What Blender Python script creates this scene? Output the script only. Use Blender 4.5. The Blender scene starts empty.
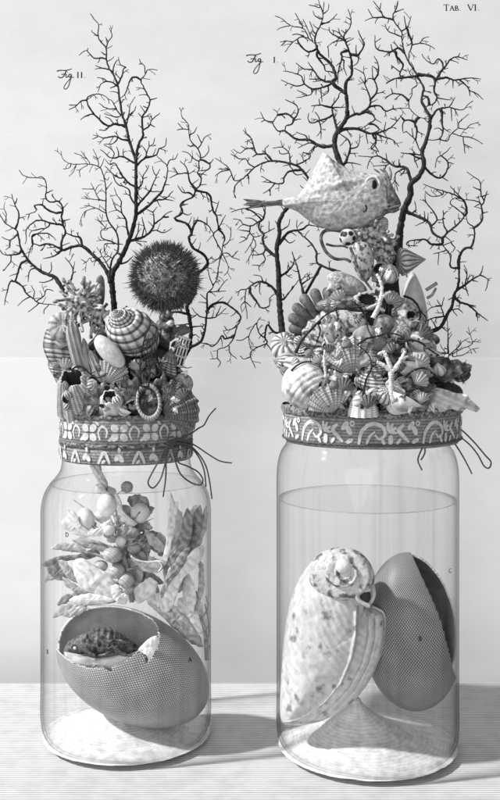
import bpy, math, random
from mathutils import Vector, Matrix, noise as mnoise
PI = math.pi
S = bpy.context.scene
COL = S.collection

# ------------------------------------------------------------------ camera, world, lamps
F = 1050.0            # focal length in photo pixels (photo 500 x 800)
CAM_H = 0.419
DR, DL = 1.05, 1.081  # distances of the two jars
cam = bpy.data.cameras.new('camera')
cam.sensor_width = 36.0
cam.lens = F / 800 * 36
cam.shift_y = -70 / 800
cam.clip_start = 0.02
cam.clip_end = 50
co = bpy.data.objects.new('camera', cam)
co.location = (0, 0, CAM_H)
co.rotation_euler = (PI / 2, 0, 0)
COL.objects.link(co)
S.camera = co

w = bpy.data.worlds.new('World')
S.world = w
w.use_nodes = True
w.node_tree.nodes['Background'].inputs[0].default_value = (1, 1, 1, 1)
w.node_tree.nodes['Background'].inputs[1].default_value = 0.23
S.view_settings.view_transform = 'Standard'
S.view_settings.look = 'None'
S.view_settings.exposure = 0.08
S.view_settings.gamma = 1.0
S.cycles.transparent_max_bounces = 24
S.cycles.max_bounces = 10

def area(name, loc, target, size, power):
    l = bpy.data.lights.new(name, 'AREA')
    l.shape = 'DISK'
    l.size = size
    l.energy = power
    o = bpy.data.objects.new(name, l)
    o.location = loc
    o.rotation_euler = (Vector(target) - Vector(loc)).to_track_quat('-Z', 'Y').to_euler()
    COL.objects.link(o)
area('key_lamp', (-6.2, -0.48, 5.8), (0, 1.08, 0.22), 0.45, 1150)
area('front_fill', (-1.0, -2.6, 0.75), (0, 1.2, 0.45), 2.4, 74)  # added broad fill from the front, brightens the backdrop; no such source in the scene

# ------------------------------------------------------------------ helpers
def W(px, py, d):
    """photo pixel -> point at distance d in front of the camera"""
    return Vector(((px - 250) / F * d, d, CAM_H - (py - 330) / F * d))

class MB:
    def __init__(s):
        s.v, s.f, s.m, s.uv = [], [], [], []
    def add(s, verts, faces, mat=0, uvs=None):
        b = len(s.v)
        s.v += [Vector(p) for p in verts]
        for i, f in enumerate(faces):
            s.f.append(tuple(b + k for k in f))
            s.m.append(mat)
            s.uv.append([uvs[k] for k in f] if uvs else None)
        return b
    def transform(s, M):
        s.v = [M @ p for p in s.v]
    def grid(s, rows, cyc=False, mat=0, uv=True):
        n, c = len(rows), len(rows[0])
        verts = [p for r in rows for p in r]
        uvs = [(i / (n - 1), j / (c if cyc else c - 1)) for i in range(n) for j in range(c)]
        fs = []
        for i in range(n - 1):
            for j in range(c if cyc else c - 1):
                k = (j + 1) % c
                fs.append((i * c + j, i * c + k, (i + 1) * c + k, (i + 1) * c + j))
        s.add(verts, fs, mat, uvs if uv else None)

def thing(name, loc, label=None, cat=None, group=None, kind=None):
    o = bpy.data.objects.new(name, None)
    o.empty_display_size = 0.01
    o.location = loc
    COL.objects.link(o)
    tag(o, label, cat, group, kind)
    return o

def tag(o, label=None, cat=None, group=None, kind=None):
    for k, v in (('label', label), ('category', cat), ('group', group), ('kind', kind)):
        if v:
            o[k] = v
    return o

def wloc(o):
    p = Vector(o.location)
    while o.parent:
        o = o.parent
        p += Vector(o.location)
    return p

def obj(name, mb, mats, parent=None, smooth=True, sub=0, solid=0, fixn=True):
    """mb vertices are in world space; the object's origin goes to their middle"""
    if not isinstance(mats, (list, tuple)):
        mats = [mats]
    xs = [sum(p[i] for p in mb.v) / len(mb.v) for i in range(3)]
    c = Vector(xs)
    me = bpy.data.meshes.new(name)
    me.from_pydata([tuple(p - c) for p in mb.v], [], mb.f)
    for m in mats:
        me.materials.append(m)
    me.polygons.foreach_set('material_index', mb.m)
    me.polygons.foreach_set('use_smooth', [smooth] * len(mb.f))
    if any(mb.uv):
        ul = me.uv_layers.new(name='UVMap')
        k = 0
        for f, u in zip(mb.f, mb.uv):
            if u:
                for i, q in enumerate(u):
                    ul.data[k + i].uv = q
            k += len(f)
    me.update()
    if fixn:
        import bmesh
        bm = bmesh.new()
        bm.from_mesh(me)
        bmesh.ops.recalc_face_normals(bm, faces=bm.faces)
        bm.to_mesh(me)
        bm.free()
    o = bpy.data.objects.new(name, me)
    COL.objects.link(o)
    if parent:
        o.parent = parent
        o.location = c - wloc(parent)
    else:
        o.location = c
    if solid:
        md = o.modifiers.new('Solidify', 'SOLIDIFY')
        md.thickness = solid
        md.offset = 0
    if sub:
        md = o.modifiers.new('Subdivision', 'SUBSURF')
        md.levels = md.render_levels = sub
    return o

def one(name, mb, mats, label, cat, group=None, kind=None, **k):
    return tag(obj(name, mb, mats, None, **k), label, cat, group, kind)

# ------------------------------------------------------------------ materials
MATS = {}
def mat(name, light=0.7, dark=None, pat=None, scale=10.0, rough=0.55, bump=0.25, noise_amt=0.25,
        noise_scale=90.0, thresh=0.5, soft=0.12, coord='UV', direction='X', distort=0.0, patbump=0.0, spec=0.3, growth=0):
    if name in MATS:
        return MATS[name]
    m = bpy.data.materials.new(name)
    m.use_nodes = True
    nt = m.node_tree
    N, L = nt.nodes, nt.links
    bs = N['Principled BSDF']
    bs.inputs['Roughness'].default_value = rough
    bs.inputs['Specular IOR Level'].default_value = spec
    tc = N.new('ShaderNodeTexCoord')
    nz = N.new('ShaderNodeTexNoise')
    nz.inputs['Scale'].default_value = noise_scale
    nz.inputs['Detail'].default_value = 6
    L.new(tc.outputs['Object'], nz.inputs['Vector'])
    if pat == 'crossuv':
        sc_ = []
        for sg in (1.6, -1.6):
            mp = N.new('ShaderNodeMapping')
            mp.inputs['Scale'].default_value = (1, sg, 1)
            L.new(tc.outputs['UV'], mp.inputs['Vector'])
            w_ = N.new('ShaderNodeTexWave')
            w_.bands_direction = 'DIAGONAL'
            w_.inputs['Scale'].default_value = scale
            w_.inputs['Distortion'].default_value = distort
            w_.inputs['Detail Scale'].default_value = 0.35
            L.new(mp.outputs[0], w_.inputs['Vector'])
            sc_.append(w_)
        mn = N.new('ShaderNodeMath')
        mn.operation = 'MINIMUM'
        L.new(sc_[0].outputs['Fac'], mn.inputs[0])
        L.new(sc_[1].outputs['Fac'], mn.inputs[1])
        uvfac = mn.outputs[0]
    rgb = lambda v: (v, v, v, 1)
    base = None
    fac = None
    if pat:
        if pat == 'wave' or pat == 'cross':
            wv = N.new('ShaderNodeTexWave')
            wv.wave_type = 'BANDS'
            wv.bands_direction = direction
            wv.inputs['Scale'].default_value = scale
            wv.inputs['Distortion'].default_value = distort
            wv.inputs['Detail'].default_value = 2
            wv.inputs['Detail Scale'].default_value = 1.0
            L.new(tc.outputs[coord], wv.inputs['Vector'])
            fac = wv.outputs['Fac']
            if pat == 'cross':
                mp = N.new('ShaderNodeMapping')
                mp.inputs['Rotation'].default_value = (0.3, 1.15, 0.25)
                L.new(tc.outputs[coord], mp.inputs['Vector'])
                w2 = N.new('ShaderNodeTexWave')
                w2.bands_direction = direction
                w2.inputs['Scale'].default_value = scale * 0.93
                w2.inputs['Distortion'].default_value = distort
                L.new(mp.outputs[0], w2.inputs['Vector'])
                mx = N.new('ShaderNodeMath')
                mx.operation = 'MINIMUM'
                L.new(fac, mx.inputs[0])
                L.new(w2.outputs['Fac'], mx.inputs[1])
                fac = mx.outputs[0]
        elif pat == 'crossuv':
            fac = uvfac
        elif pat == 'spots':
            vo = N.new('ShaderNodeTexVoronoi')
            vo.inputs['Scale'].default_value = scale
            L.new(tc.outputs[coord], vo.inputs['Vector'])
            fac = vo.outputs['Distance']
        elif pat == 'blotch':
            n2 = N.new('ShaderNodeTexNoise')
            n2.inputs['Scale'].default_value = scale
            n2.inputs['Detail'].default_value = 5
            L.new(tc.outputs[coord], n2.inputs['Vector'])
            fac = n2.outputs['Fac']
        mr = N.new('ShaderNodeMapRange')
        mr.inputs['From Min'].default_value = thresh - soft
        mr.inputs['From Max'].default_value = thresh + soft
        L.new(fac, mr.inputs['Value'])
        mix = N.new('ShaderNodeMix')
        mix.data_type = 'RGBA'
        mix.inputs[6].default_value = rgb(dark)
        mix.inputs[7].default_value = rgb(light)
        L.new(mr.outputs[0], mix.inputs[0])
        base = mix.outputs[2]
    mul = N.new('ShaderNodeMix')
    mul.data_type = 'RGBA'
    mul.blend_type = 'MULTIPLY'
    mul.inputs[0].default_value = 1.0
    if base is not None:
        L.new(base, mul.inputs[6])
    else:
        mul.inputs[6].default_value = rgb(light)
    nr = N.new('ShaderNodeMapRange')
    nr.inputs['From Min'].default_value = 0.3
    nr.inputs['From Max'].default_value = 0.62
    nr.inputs['To Min'].default_value = 1 - noise_amt
    nr.inputs['To Max'].default_value = 1.0
    L.new(nz.outputs['Fac'], nr.inputs['Value'])
    L.new(nr.outputs[0], mul.inputs[7])
    col = mul.outputs[2]
    if growth:
        # fine growth lines along the shell
        gw = N.new('ShaderNodeTexWave')
        gw.bands_direction = 'X'
        gw.inputs['Scale'].default_value = growth
        gw.inputs['Distortion'].default_value = 1.2
        gw.inputs['Detail'].default_value = 3
        gw.inputs['Detail Scale'].default_value = 3
        L.new(tc.outputs['UV'], gw.inputs['Vector'])
        gr = N.new('ShaderNodeMapRange')
        gr.inputs['From Max'].default_value = 0.6
        gr.inputs['To Min'].default_value = 0.42
        L.new(gw.outputs['Fac'], gr.inputs['Value'])
        m3 = N.new('ShaderNodeMix')
        m3.data_type = 'RGBA'
        m3.blend_type = 'MULTIPLY'
        m3.inputs[0].default_value = 1.0
        L.new(col, m3.inputs[6])
        L.new(gr.outputs[0], m3.inputs[7])
        col = m3.outputs[2]
    L.new(col, bs.inputs['Base Color'])
    if bump or patbump:
        bp = N.new('ShaderNodeBump')
        bp.inputs['Strength'].default_value = bump if bump else 0.0
        bp.inputs['Distance'].default_value = 0.002
        L.new(nz.outputs['Fac'], bp.inputs['Height'])
        last = bp
        if patbump and fac is not None:
            b2 = N.new('ShaderNodeBump')
            b2.inputs['Strength'].default_value = patbump
            b2.inputs['Distance'].default_value = 0.002
            L.new(fac, b2.inputs['Height'])
            L.new(bp.outputs[0], b2.inputs['Normal'])
            last = b2
        L.new(last.outputs[0], bs.inputs['Normal'])
    MATS[name] = m
    return m

def glass_mat(name, clear, edge, streak, refl=0.03, streak_scale=60.0, power=5.0, rough=0.02):
    m = bpy.data.materials.new(name)
    m.use_nodes = True
    nt = m.node_tree
    N, L = nt.nodes, nt.links
    N.remove(N['Principled BSDF'])
    out = N['Material Output']
    tc = N.new('ShaderNodeTexCoord')
    mp = N.new('ShaderNodeMapping')
    mp.inputs['Scale'].default_value = (streak_scale, streak_scale, 1.2)
    L.new(tc.outputs['Object'], mp.inputs['Vector'])
    nz = N.new('ShaderNodeTexNoise')
    nz.inputs['Scale'].default_value = 1.0
    nz.inputs['Detail'].default_value = 2.5
    nz.inputs['Roughness'].default_value = 0.7
    L.new(mp.outputs[0], nz.inputs['Vector'])
    st = N.new('ShaderNodeMapRange')
    st.inputs['From Min'].default_value = 0.28
    st.inputs['From Max'].default_value = 0.47
    st.inputs['To Min'].default_value = 1 - streak
    st.inputs['To Max'].default_value = 1.0
    L.new(nz.outputs['Fac'], st.inputs['Value'])
    lw = N.new('ShaderNodeLayerWeight')
    lw.inputs['Blend'].default_value = 0.5
    pw = N.new('ShaderNodeMath')
    pw.operation = 'POWER'
    pw.inputs[1].default_value = power
    L.new(lw.outputs['Facing'], pw.inputs[0])
    ab = N.new('ShaderNodeMapRange')       # longer way through the wall at grazing angles
    ab.inputs['To Min'].default_value = clear
    ab.inputs['To Max'].default_value = edge
    L.new(pw.outputs[0], ab.inputs['Value'])
    mu = N.new('ShaderNodeMath')
    mu.operation = 'MULTIPLY'
    L.new(ab.outputs[0], mu.inputs[0])
    L.new(st.outputs[0], mu.inputs[1])
    tr = N.new('ShaderNodeBsdfTransparent')
    L.new(mu.outputs[0], tr.inputs['Color'])
    gl = N.new('ShaderNodeBsdfGlossy')
    gl.inputs['Roughness'].default_value = rough
    fr = N.new('ShaderNodeMapRange')
    fr.inputs['To Min'].default_value = refl
    fr.inputs['To Max'].default_value = 0.55
    p2 = N.new('ShaderNodeMath')
    p2.operation = 'POWER'
    p2.inputs[1].default_value = 5.0
    L.new(lw.outputs['Facing'], p2.inputs[0])
    L.new(p2.outputs[0], fr.inputs['Value'])
    mx = N.new('ShaderNodeMixShader')
    L.new(fr.outputs[0], mx.inputs[0])
    L.new(tr.outputs[0], mx.inputs[1])
    L.new(gl.outputs[0], mx.inputs[2])
    L.new(mx.outputs[0], out.inputs['Surface'])
    return m

INK = mat('ink', 0.012, bump=0, noise_amt=0.1, rough=0.7, spec=0.1)
CORAL = mat('black_coral', 0.022, noise_amt=0.5, noise_scale=600, bump=0.5, rough=0.65, spec=0.25)
CORAL_GREY = mat('grey_coral', 0.16, 0.03, 'blotch', 260, coord='Object', noise_amt=0.4, noise_scale=500, bump=0.6, rough=0.7)
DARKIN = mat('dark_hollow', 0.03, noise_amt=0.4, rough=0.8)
PLAIN = mat('smooth_white', 0.74, noise_amt=0.3, noise_scale=160, bump=0.3)
WHITE = mat('white_shell', 0.78, noise_amt=0.25, noise_scale=160, bump=0.35, growth=9)
PALE = mat('pale_shell', 0.62, 0.30, 'wave', 9, direction='Y', distort=1.5, noise_amt=0.25, noise_scale=160, bump=0.3, soft=0.4, growth=14)
GREY = mat('grey_shell', 0.42, 0.12, 'blotch', 130, coord='Object', noise_amt=0.45, noise_scale=330, bump=0.6, growth=14)
DGREY = mat('dark_shell', 0.27, 0.05, 'blotch', 140, coord='Object', noise_amt=0.5, noise_scale=330, bump=0.7, growth=12)
VSTR = mat('spiral_banded_shell', 0.74, 0.14, 'wave', 4.6, direction='Y', thresh=0.22, soft=0.16, noise_amt=0.3, noise_scale=200, bump=0.35, patbump=0.6, growth=20)
VSTRF = mat('fine_spiral_banded_shell', 0.62, 0.13, 'wave', 6.5, direction='Y', thresh=0.32, soft=0.22, noise_amt=0.35, noise_scale=200, bump=0.35, patbump=0.6, growth=22)
USTR = mat('axially_striped_shell', 0.66, 0.14, 'wave', 16, direction='X', thresh=0.3, soft=0.2, noise_amt=0.35, noise_scale=200, bump=0.35, patbump=0.6)
SPOT = mat('spotted_shell', 0.66, 0.05, 'spots', 200, coord='Object', thresh=0.26, soft=0.05, noise_amt=0.35, noise_scale=240, bump=0.4, growth=16)
SPECK = mat('speckled_shell', 0.62, 0.12, 'blotch', 220, coord='Object', thresh=0.45, soft=0.05, noise_amt=0.35, noise_scale=240, bump=0.5, growth=12)
FAN = mat('fan_shell', 0.60, 0.34, 'wave', 4, direction='X', distort=2, soft=0.3, thresh=0.35, noise_amt=0.3, noise_scale=160, bump=0.3, growth=7)
FAND = mat('dark_fan_shell', 0.26, 0.14, 'wave', 5, direction='X', distort=3, soft=0.4, noise_amt=0.5, noise_scale=260, bump=0.6, growth=7)
ROCK = mat('rock', 0.10, 0.02, 'blotch', 90, coord='Object', noise_amt=0.6, noise_scale=240, bump=1.0, rough=0.9)

# ------------------------------------------------------------------ shape builders
def catmull(pts, step):
    out = []
    n = len(pts)
    for i in range(n - 1):
        p0 = pts[max(i - 1, 0)]; p1 = pts[i]; p2 = pts[i + 1]; p3 = pts[min(i + 2, n - 1)]
        k = max(1, int((p2 - p1).length / step))
        for j in range(k):
            t = j / k
            out.append(0.5 * ((2 * p1) + (p2 - p0) * t + (2 * p0 - 5 * p1 + 4 * p2 - p3) * t * t + (3 * p1 - p0 - 3 * p2 + p3) * t ** 3))
    out.append(pts[-1].copy())
    return out

def tube(mb, pts, rads, sides=6, mat=0, cap=True):
    n = len(pts)
    prev = None
    rows = []
    for i in range(n):
        t = (pts[min(i + 1, n - 1)] - pts[max(i - 1, 0)])
        if t.length < 1e-9:
            t = Vector((0, 0, 1))
        t.normalize()
        if prev is None:
            a = t.orthogonal().normalized()
        else:
            a = prev - t * prev.dot(t)
            if a.length < 1e-6:
                a = t.orthogonal()
            a.normalize()
        prev = a
        b = t.cross(a)
        rows.append([pts[i] + (a * math.cos(2 * PI * k / sides) + b * math.sin(2 * PI * k / sides)) * rads[i] for k in range(sides)])
    verts = [p for r in rows for p in r]
    fs = []
    for i in range(n - 1):
        for j in range(sides):
            k = (j + 1) % sides
            fs.append((i * sides + j, i * sides + k, (i + 1) * sides + k, (i + 1) * sides + j))
    if cap:
        fs.append(tuple(range(sides - 1, -1, -1)))
        fs.append(tuple((n - 1) * sides + k for k in range(sides)))
    uvs = [(i / max(n - 1, 1), j / sides) for i in range(n) for j in range(sides)]
    mb.add(verts, fs, mat, uvs)

def P2(s):
    return [tuple(float(c) for c in q.split(',')) for q in s.split()]

def pxtube(mb, s, d, w0, w1=None, dd=0.0, sides=8, mat=0, step=1.5, mid=None):
    """tube along photo pixels at distance d (d may be a list per point), widths in pixels"""
    q = P2(s) if isinstance(s, str) else s
    ds = d if isinstance(d, (list, tuple)) else [d + dd * i / max(len(q) - 1, 1) for i in range(len(q))]
    pts = catmull([W(x, y, e) for (x, y), e in zip(q, ds)], step * 0.001)
    n = len(pts)
    w1 = w0 if w1 is None else w1
    rr = []
    for i in range(n):
        t = i / max(n - 1, 1)
        ww = w0 + (w1 - w0) * t
        if mid:
            ww = (w0 * (1 - t) + w1 * t) + (mid - (w0 + w1) / 2) * math.sin(PI * t)
        rr.append(ww / 2 * 0.00103)
    tube(mb, pts, rr, sides, mat)

def outline_dense(q, n):
    """closed Catmull outline resampled to n points evenly by angle around its centre handled by caller"""
    pts = [Vector((x, y, 0)) for x, y in q]
    m = len(pts)
    out = []
    per = max(2, n // m)
    for i in range(m):
        p0, p1, p2, p3 = pts[i - 1], pts[i], pts[(i + 1) % m], pts[(i + 2) % m]
        for j in range(per):
            t = j / per
            out.append(0.5 * ((2 * p1) + (p2 - p0) * t + (2 * p0 - 5 * p1 + 4 * p2 - p3) * t * t + (3 * p1 - p0 - 3 * p2 + p3) * t ** 3))
    return out

def inflate(mb, s, d, thick, n=72, rings=12, power=2.0, back=None, disp=None, centre=None, mat=0, tilt=(0, 0)):
    """solid with the photo outline s (pixels), half thickness in mm towards the camera (and away), bulging"""
    q = P2(s) if isinstance(s, str) else s
    ol = outline_dense(q, n)
    c = Vector((sum(p.x for p in ol) / len(ol), sum(p.y for p in ol) / len(ol), 0)) if centre is None else Vector((centre[0], centre[1], 0))
    m = len(ol)
    back = thick if back is None else back
    def pt(p, side, h, a, r):
        e = d + tilt[0] * (p.x - c.x) * 0.001 + tilt[1] * (p.y - c.y) * 0.001
        th = (thick if side < 0 else back) * 0.001 * h
        if disp:
            th += disp(p.x, p.y, a, r) * 0.001 * (1 if h > 0 else 0)
        v = W(p.x, p.y, e)
        return Vector((v.x, v.y + side * th, v.z))
    verts, faces, uvs = [], [], []
    for side in (-1, 1):
        base = len(verts)
        for i in range(rings + 1):
            r = 1 - (i / rings) ** 1.0
            r = math.sin(r * PI / 2)
            h = max(0.0, 1 - r ** power) ** (1 / power) if r < 1 else 0
            for j in range(m):
                p = c + (ol[j] - c) * r
                verts.append(pt(p, side, h, j / m, r))
                uvs.append((r, j / m))
        for i in range(rings):
            for j in range(m):
                k = (j + 1) % m
                f = (base + i * m + j, base + i * m + k, base + (i + 1) * m + k, base + (i + 1) * m + j)
                faces.append(f if side < 0 else f[::-1])
    mb.add(verts, faces, mat, uvs)

def place(px, py, d, size, roll=0, pitch=0, yaw=0):
    """matrix: local unit object (apex +Z, front -Y) -> photo place; roll turns it clockwise in the picture (degrees)"""
    R = math.radians
    M = Matrix.Translation(W(px, py, d)) @ Matrix.Rotation(R(roll), 4, 'Y') @ Matrix.Rotation(R(pitch), 4, 'X') @ Matrix.Rotation(R(yaw), 4, 'Z')
    return M @ Matrix.Scale(size * 0.001, 4)

def raup(turns=4.0, Wx=2.0, T=1.4, sa=0.55, sb=0.6, dist=0.45, axial=(0, 0), cords=(0, 0), nphi=28, nth=30, spikes=None, end=-90, lip=0.0):
    """coiled shell: unit height-ish, apex up (+Z), mouth at angle end (degrees); material 0 shell, 1 dark mouth"""
    mb = MB()
    n = int(turns * nth)
    rows = []
    for i in range(n + 1):
        tt = i / nth
        r = Wx ** (tt - turns)
        th = 2 * PI * (tt - turns) + math.radians(end)
        flare = 1.0 + lip * max(0, (tt - turns + 0.12) / 0.12)
        row = []
        for j in range(nphi):
            ph = 2 * PI * j / nphi
            k = 1.0
            if axial[0]:
                k += axial[1] * (abs(math.cos(PI * axial[0] * tt)) - 0.5)
            if cords[0]:
                k += cords[1] * math.cos(cords[0] * ph)
            if spikes:
                a = max(0, math.cos(2 * PI * spikes[0] * tt)) ** 8 * max(0, math.cos(ph - 0.5)) ** 10
                k += spikes[1] * a
            rho = r * (dist + sa * flare * math.cos(ph) * k)
            z = -T * r + r * sb * flare * math.sin(ph) * k
            row.append(Vector((rho * math.cos(th), rho * math.sin(th), z)))
        rows.append(row)
    mb.grid(rows, cyc=True)
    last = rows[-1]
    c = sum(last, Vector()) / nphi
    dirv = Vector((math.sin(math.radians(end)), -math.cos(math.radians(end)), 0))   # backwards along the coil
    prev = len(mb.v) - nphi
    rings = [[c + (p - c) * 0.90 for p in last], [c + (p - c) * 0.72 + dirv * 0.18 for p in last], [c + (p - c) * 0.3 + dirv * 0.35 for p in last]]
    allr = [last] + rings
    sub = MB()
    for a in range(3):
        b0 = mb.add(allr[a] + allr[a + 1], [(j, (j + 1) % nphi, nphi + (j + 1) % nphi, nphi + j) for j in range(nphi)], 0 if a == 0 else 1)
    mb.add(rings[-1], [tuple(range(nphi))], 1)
    # centre and unit height
    lo = Vector([min(p[i] for p in mb.v) for i in range(3)])
    hi = Vector([max(p[i] for p in mb.v) for i in range(3)])
    ce = (lo + hi) / 2
    s = max(hi.z - lo.z, (hi.x - lo.x))
    mb.v = [(p - ce) / s for p in mb.v]
    return mb

def lathe(prof, seg=40, flute=None, mat=0, wob=0):
    """prof: list of (r, z); unit local space"""
    mb = MB()
    rows = []
    for i, (r, z) in enumerate(prof):
        row = []
        for j in range(seg):
            a = 2 * PI * j / seg
            k = 1 + (flute[1] * math.cos(flute[0] * a) if flute else 0)
            row.append(Vector((r * k * math.cos(a), r * k * math.sin(a), z)))
        rows.append(row)
    mb.grid(rows, cyc=True, mat=mat)
    return mb

def fan(half=70, ribs=9, depth=0.35, amp=0.05, n=90, m=18, scallop=0.04, power=1.0):
    """one valve: hinge at origin, fan upwards (+Z), bulging to -Y"""
    mb = MB()
    rows = []
    for i in range(m + 1):
        r = (i / m) ** power
        row = []
        for j in range(n + 1):
            u = j / n * 2 - 1
            a = math.radians(half) * u
            rib = math.cos(ribs * PI * (u + 1))
            rr = r * (1 - 0.22 * abs(u) ** 2.2 + scallop * rib * r)
            bul = -depth * math.sin(PI * min(1, r * 0.92) ** 0.75) * (1 - 0.75 * u * u) - amp * rib * r
            row.append(Vector((rr * math.sin(a), bul, rr * math.cos(a))))
        rows.append(row)
    mb.grid(rows)
    return mb

def ellip(px, py, d, a, b, c=None, roll=0, seg=28, rings=16, bumpf=None):
    mb = MB()
    rows = []
    c = a if c is None else c
    for i in range(rings + 1):
        t = PI * i / rings
        row = []
        for j in range(seg):
            u = 2 * PI * j / seg
            v = Vector((math.sin(t) * math.cos(u), math.sin(t) * math.sin(u), math.cos(t)))
            k = 1 + (bumpf(v) if bumpf else 0)
            row.append(Vector((v.x * a * k, v.y * c * k, v.z * b * k)))
        rows.append(row)
    mb.grid(rows, cyc=True)
    mb.transform(place(px, py, d, 1.0, roll))
    return mb

def rough(amp, freq, seed=0):
    o = Vector((seed * 3.1, seed * 1.7, seed))
    return lambda v: amp * mnoise.fractal(v * freq + o, 1.0, 2.0, 4)

def text(name, body, px, py, d, size, m, parent, italic=0.0, face=None, depth=0.0002):
    cu = bpy.data.curves.new(name, 'FONT')
    cu.body = body
    cu.size = size * 0.001
    cu.align_x = 'CENTER'
    cu.align_y = 'CENTER'
    cu.extrude = depth
    cu.shear = italic
    to = bpy.data.objects.new(name, cu)
    COL.objects.link(to)
    bpy.context.view_layer.update()
    me = bpy.data.meshes.new_from_object(to.evaluated_get(bpy.context.evaluated_depsgraph_get()))
    bpy.data.objects.remove(to)
    me.materials.clear()
    me.materials.append(m)
    o = bpy.data.objects.new(name, me)
    COL.objects.link(o)
    n = Vector(face) if face else Vector((0, -1, 0))
    n.normalize()
    xx = Vector((0, 0, 1)).cross(n).normalized()
    yy = n.cross(xx)
    o.rotation_euler = Matrix((xx, yy, n)).transposed().to_euler()
    o.parent = parent
    o.location = W(px, py, d) - wloc(parent)
    return o
# ------------------------------------------------------------------ table, paper, wall
def paper_mat(name, v, amt, seed):
    m = bpy.data.materials.new(name)
    m.use_nodes = True
    N, L = m.node_tree.nodes, m.node_tree.links
    bs = N['Principled BSDF']
    bs.inputs['Roughness'].default_value = 0.95
    bs.inputs['Specular IOR Level'].default_value = 0.05
    tc = N.new('ShaderNodeTexCoord')
    val = None
    for sc, stretch, lo in ((2.2, (1, 1, 2.5), 1 - amt), (900, (1, 1, 1), 1 - amt * 0.9), (40, (0.6, 1, 1), 1 - amt * 0.5)):
        mp = N.new('ShaderNodeMapping')
        mp.inputs['Location'].default_value = (seed, seed, seed)
        mp.inputs['Scale'].default_value = stretch
        L.new(tc.outputs['Object'], mp.inputs['Vector'])
        nz = N.new('ShaderNodeTexNoise')
        nz.inputs['Scale'].default_value = sc
        nz.inputs['Detail'].default_value = 5
        L.new(mp.outputs[0], nz.inputs['Vector'])
        r = N.new('ShaderNodeMapRange')
        r.inputs['From Min'].default_value = 0.35
        r.inputs['From Max'].default_value = 0.6
        r.inputs['To Min'].default_value = lo
        L.new(nz.outputs['Fac'], r.inputs['Value'])
        if val is None:
            val = r.outputs[0]
        else:
            mu = N.new('ShaderNodeMath')
            mu.operation = 'MULTIPLY'
            L.new(val, mu.inputs[0])
            L.new(r.outputs[0], mu.inputs[1])
            val = mu.outputs[0]
    mu = N.new('ShaderNodeMath')
    mu.operation = 'MULTIPLY'
    mu.inputs[1].default_value = v
    L.new(val, mu.inputs[0])
    L.new(mu.outputs[0], bs.inputs['Base Color'])
    bp = N.new('ShaderNodeBump')
    bp.inputs['Strength'].default_value = 0.15
    bp.inputs['Distance'].default_value = 0.001
    L.new(nz.outputs['Fac'], bp.inputs['Height'])
    L.new(bp.outputs[0], bs.inputs['Normal'])
    return m

PAPER = paper_mat('old_paper', 0.82, 0.055, 3)
PAPER_UP = paper_mat('darker_paper', 0.73, 0.07, 8)  # darker base tone for the leaf above the fold

DB = 1.40
def wx(px, d): return (px - 250) / F * d
def wz(py, d): return CAM_H - (py - 330) / F * d

# paper: one sheet with a fold, the upper leaf leaning back a little
mb = MB()
xr = 1.1
zf = wz(357, DB)
nx = 40
rows = []
prof = [(-0.75, 0.0, 0), (-0.2, 0.0, 0), (zf - 0.05, 0.0, 0), (zf - 0.006, 0.0, 0), (zf, 0.0001, 0), (zf + 0.006, 0.0005, 1), (zf + 0.02, 0.0016, 1), (zf + 0.3, 0.024, 1), (1.25, 0.082, 1)]
verts, faces, mi = [], [], []
for (z, dy, k) in prof:
    for i in range(nx + 1):
        x = -0.9 + (xr + 0.9) * i / nx
        verts.append((x, DB + dy , z))
for a in range(len(prof) - 1):
    for i in range(nx):
        faces.append((a * (nx + 1) + i, a * (nx + 1) + i + 1, (a + 1) * (nx + 1) + i + 1, (a + 1) * (nx + 1) + i))
        mi.append(1 if prof[a][2] or prof[a][0] == zf else 0)
for f, m_ in zip(faces, mi):
    pass
mb.v = [Vector(v) for v in verts]
mb.f, mb.m, mb.uv = faces, mi, [None] * len(faces)
backdrop = obj('backdrop_paper', mb, [PAPER, PAPER_UP], solid=0.0008, smooth=False)
tag(backdrop, 'aged paper sheet with one horizontal fold hanging behind the jars', 'backdrop', None, 'structure')

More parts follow.
